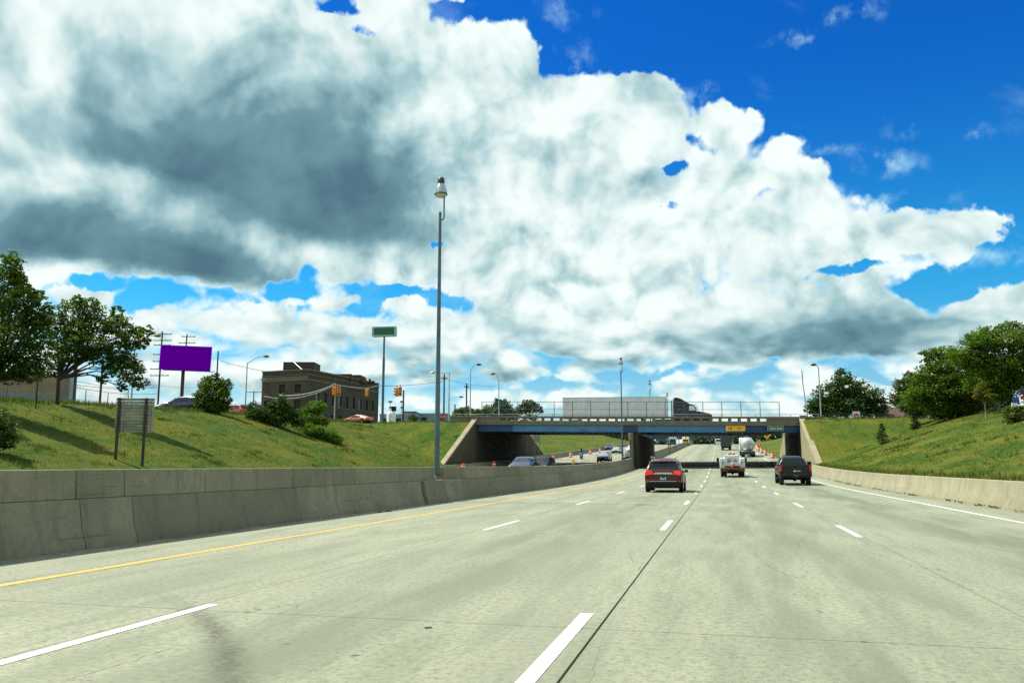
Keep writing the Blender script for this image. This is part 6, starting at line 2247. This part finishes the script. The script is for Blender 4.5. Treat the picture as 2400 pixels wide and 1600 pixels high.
far_tree('dark far tree left of the white vans, seen under the overpass', 1552, 1046, 300, [(1545, 1035, 18, 9), (1562, 1037, 18, 8), (1530, 1038, 14, 8)], 51)
far_tree('dark far tree right of the white vans, seen under the overpass', 1640, 1046, 330, [(1640, 1032, 24, 13), (1622, 1036, 16, 9), (1662, 1034, 22, 12)], 52)
far_tree('far tree behind the dark box truck at the crest', 1705, 1046, 345, [(1690, 1033, 24, 14), (1718, 1032, 24, 14), (1740, 1034, 20, 14)], 53)
far_tree('far tree behind the tanker, right side of the crest', 1765, 1046, 320, [(1755, 1030, 22, 16), (1780, 1028, 22, 16), (1800, 1024, 20, 16)], 54)
far_tree('dark far tree above the right grass beyond the overpass', 1830, 1030, 250, [(1815, 1018, 24, 14), (1840, 1012, 24, 14), (1795, 1022, 18, 12)], 55)
far_tree('far tree above the left grass beyond the overpass, near the pier', 1462, 1030, 300, [(1455, 1020, 22, 12), (1480, 1024, 20, 12), (1430, 1020, 22, 8)], 56)
for k, (x, y, sz) in enumerate(((-47, 150, 2.2), (-48.5, 163, 2.5), (-47, 177, 2.1), (-48, 190, 2.4), (-47, 206, 2.2))):
    g = ground_z(x, y)
    tree('verge_tree', '%s tree standing on the far left crest beyond the overpass, counted from it' % ORD[k], 'tree', (x, y, g),
         [(0, 0, 3.0, sz, sz, 1.5), (.8, 0, 3.9, sz * .6, sz * .6, .9), (-.8, .5, 3.6, sz * .6, sz * .6, 1.0)], (1.8, .16), L_DARK, .34, .7, seed=70 + k, group='trees on the far left crest')

# --- tall weeds along the crests, mown grass on the slopes
def tufts(name, label, pts, mat, hmin, hmax, w, seed, blades=4):
    rg = random.Random(seed)
    vs, fs = [], []
    for x, y in pts:
        z = ground_z(x, y)
        for b in range(blades):
            a = rg.uniform(0, 2 * PI); h = rg.uniform(hmin, hmax)
            px, py = x + rg.uniform(-.12, .12), y + rg.uniform(-.12, .12)
            lx, ly = math.cos(a) * h * rg.uniform(.2, .7), math.sin(a) * h * rg.uniform(.2, .7)
            sx, sy = -math.sin(a) * w, math.cos(a) * w
            k = len(vs)
            vs += [(px - sx, py - sy, z - .03), (px + sx, py + sy, z - .03), (px + lx, py + ly, z + h)]
            fs.append((k, k + 1, k + 2))
    return tag(rawmesh(name, vs, fs, mat), label, None, None, 'stuff')


rg = random.Random(4)
pts = []
while len(pts) < 26000:
    y = 14 + 88 * rg.random() ** 1.2; x = rg.uniform(-49, -29.1)
    if mnoise.noise(Vector((x * .35, y * .2, 1))) > -.25 + rg.random() * .3 - .15: pts.append((x, y))
tufts('grass', 'mown grass tufts on the left slope', pts, M_BLADES, .03, .10, .018, 5)
pts = []
while len(pts) < 22000:
    y = 16 + 90 * rg.random() ** 1.1; x = rg.uniform(9.3, 30)
    if mnoise.noise(Vector((x * .35, y * .2, 9))) > -.25 + rg.random() * .3 - .15: pts.append((x, y))
tufts('grass', 'mown grass tufts on the right slope', pts, M_BLADES, .03, .09, .018, 6)
pts = []
for _ in range(2600):
    y = rg.uniform(34, 100); x = -43.8 - rg.uniform(0, 3.5) + (y - 60) * -.02
    pts.append((x, y))
for _ in range(700): pts.append((rg.uniform(-47, -30.2), rg.uniform(98.5, 101.5)))
tufts('weeds', 'taller weeds along the left crest', pts, L_OLIVE, .15, .42, .03, 7, 3)
pts = []
for _ in range(2200):
    y = rg.uniform(60, 106); pts.append((24.6 + rg.uniform(0, 4), y))
for _ in range(1500): pts.append((rg.uniform(10.5, 27), rg.uniform(104, 108)))
tufts('weeds', 'taller weeds along the right crest', pts, L_OLIVE, .15, .45, .03, 8, 3)
pts = [(8.42 - rg.random() ** 2 * .25 + .06, rg.uniform(12, 80)) for _ in range(420)]


def low_weeds():
    rgw = random.Random(12)
    vs, fs = [], []
    for x, y in pts:
        if mnoise.noise(Vector((0, y * .25, 3))) < .02: continue
        for b in range(3):
            a = rgw.uniform(0, 2 * PI); h = rgw.uniform(.02, .10)
            k = len(vs); z = rz(y)
            vs += [(x - .02, y, z), (x + .02, y, z), (x + math.cos(a) * h, y + math.sin(a) * h, z + h)]
            fs.append((k, k + 1, k + 2))
    tag(rawmesh('weeds', vs, fs, M_BLADES), 'scraps of weed in the gutter along the right barrier', None, None, 'stuff')


low_weeds()

# --- wire fences on the crests
def wire_fence(label, pts_, h, mat, spacing=2.6):
    a = Vector(pts_[0]); b = Vector(pts_[1])
    za = ground_z(a.x, a.y); zb_ = ground_z(b.x, b.y)
    t = thing('wire_fence', label, 'fence', (a.x, a.y, za))
    L = (b - a).length; n = int(L / spacing)
    d = Vector((b.x - a.x, b.y - a.y, zb_ - za))
    for k in range(n + 1):
        p = d * (k / n)
        MB().tube([(p.x, p.y, -.3), (p.x, p.y, h)], .035, 5).build('post', mat, t)
    m = MB(); m.tube([(0, 0, h), (d.x, d.y, d.z + h)], .02, 4); m.build('top_rail', mat, t)
    m = MB()
    k = 0.0
    while k < L:
        f0 = k / L; f1 = min(1, (k + h) / L)
        m.tube([(d.x * f0, d.y * f0, d.z * f0), (d.x * f1, d.y * f1, d.z * f1 + h)], .004, 3, caps=False)
        m.tube([(d.x * f0, d.y * f0, d.z * f0 + h), (d.x * f1, d.y * f1, d.z * f1)], .004, 3, caps=False)
        k += .16
    tag(m.build('wire_mesh', mat, t), kind='stuff')
    return t


p, q = at(-60, 930, 54), at(300, 950, 70)
wire_fence('grey wire fence in front of the tan building, left crest', ((p.x, p.y), (q.x, q.y)), 1.55, M_POLE)
p, q = at(1935, 980, 109), at(2095, 980, 110)
wire_fence('wire fence behind the no entry sign, right crest', ((p.x, p.y), (q.x, q.y)), 1.5, M_DARKSTEEL)
p, q = at(2215, 980, 96), at(2345, 968, 84)
wire_fence('grey wire fence under the locust trees on the right', ((p.x, p.y), (q.x, q.y)), 1.3, M_STEEL)

# --- bits of debris on the shoulder
for k, (u, v, sz, hh, lab) in enumerate(((912, 1198, .10, .03, 'dark scrap of tyre rubber lying near the median barrier'), (890, 1201, .07, .02, 'smaller dark scrap beside the rubber scrap near the barrier'),
                                 (1003, 1471, .035, .004, 'small flat dark strip of litter on the left lane'))):
    x, y = gpt(u, v)
    m = MB(); m.prism([(-sz, -sz * .3, .002), (-sz * .3, -sz * .4, .003), (sz, -sz * .3, .002), (sz * .8, sz * .3, .003), (-sz * .6, sz * .4, .002)], (0, 0, hh))
    tag(m.build('road_debris', M_RUBBER, loc=(x, y, rz(y) + .001), rz=.3 * k), lab, 'debris')

# --- clumps of taller weeds standing out of the mown slopes
rg = random.Random(21)
pts = []
for _ in range(150):
    left = rg.random() < .55
    cx, cy = (rg.uniform(-44, -29.4), rg.uniform(26, 96)) if left else (rg.uniform(9.6, 26), rg.uniform(24, 104))
    for q in range(rg.randint(5, 22)): pts.append((cx + rg.gauss(0, .28), cy + rg.gauss(0, .45)))
pts = [p for p in pts if (p[0] < -29.0 or p[0] > 9.3)]
tufts('weeds', 'scattered clumps of darker weeds on the grass slopes', pts, L_OLIVE, .08, .26, .028, 22, 5)
pts = []
for _ in range(900): pts.append((-28.8 - rg.random() ** 2 * .6, rg.uniform(20, 88)))
for _ in range(900): pts.append((9.15 + rg.random() ** 2 * .6, rg.uniform(14, 88)))
tufts('weeds', 'longer unmown grass along the barrier backs', pts, M_BLADES, .10, .28, .022, 23, 4)
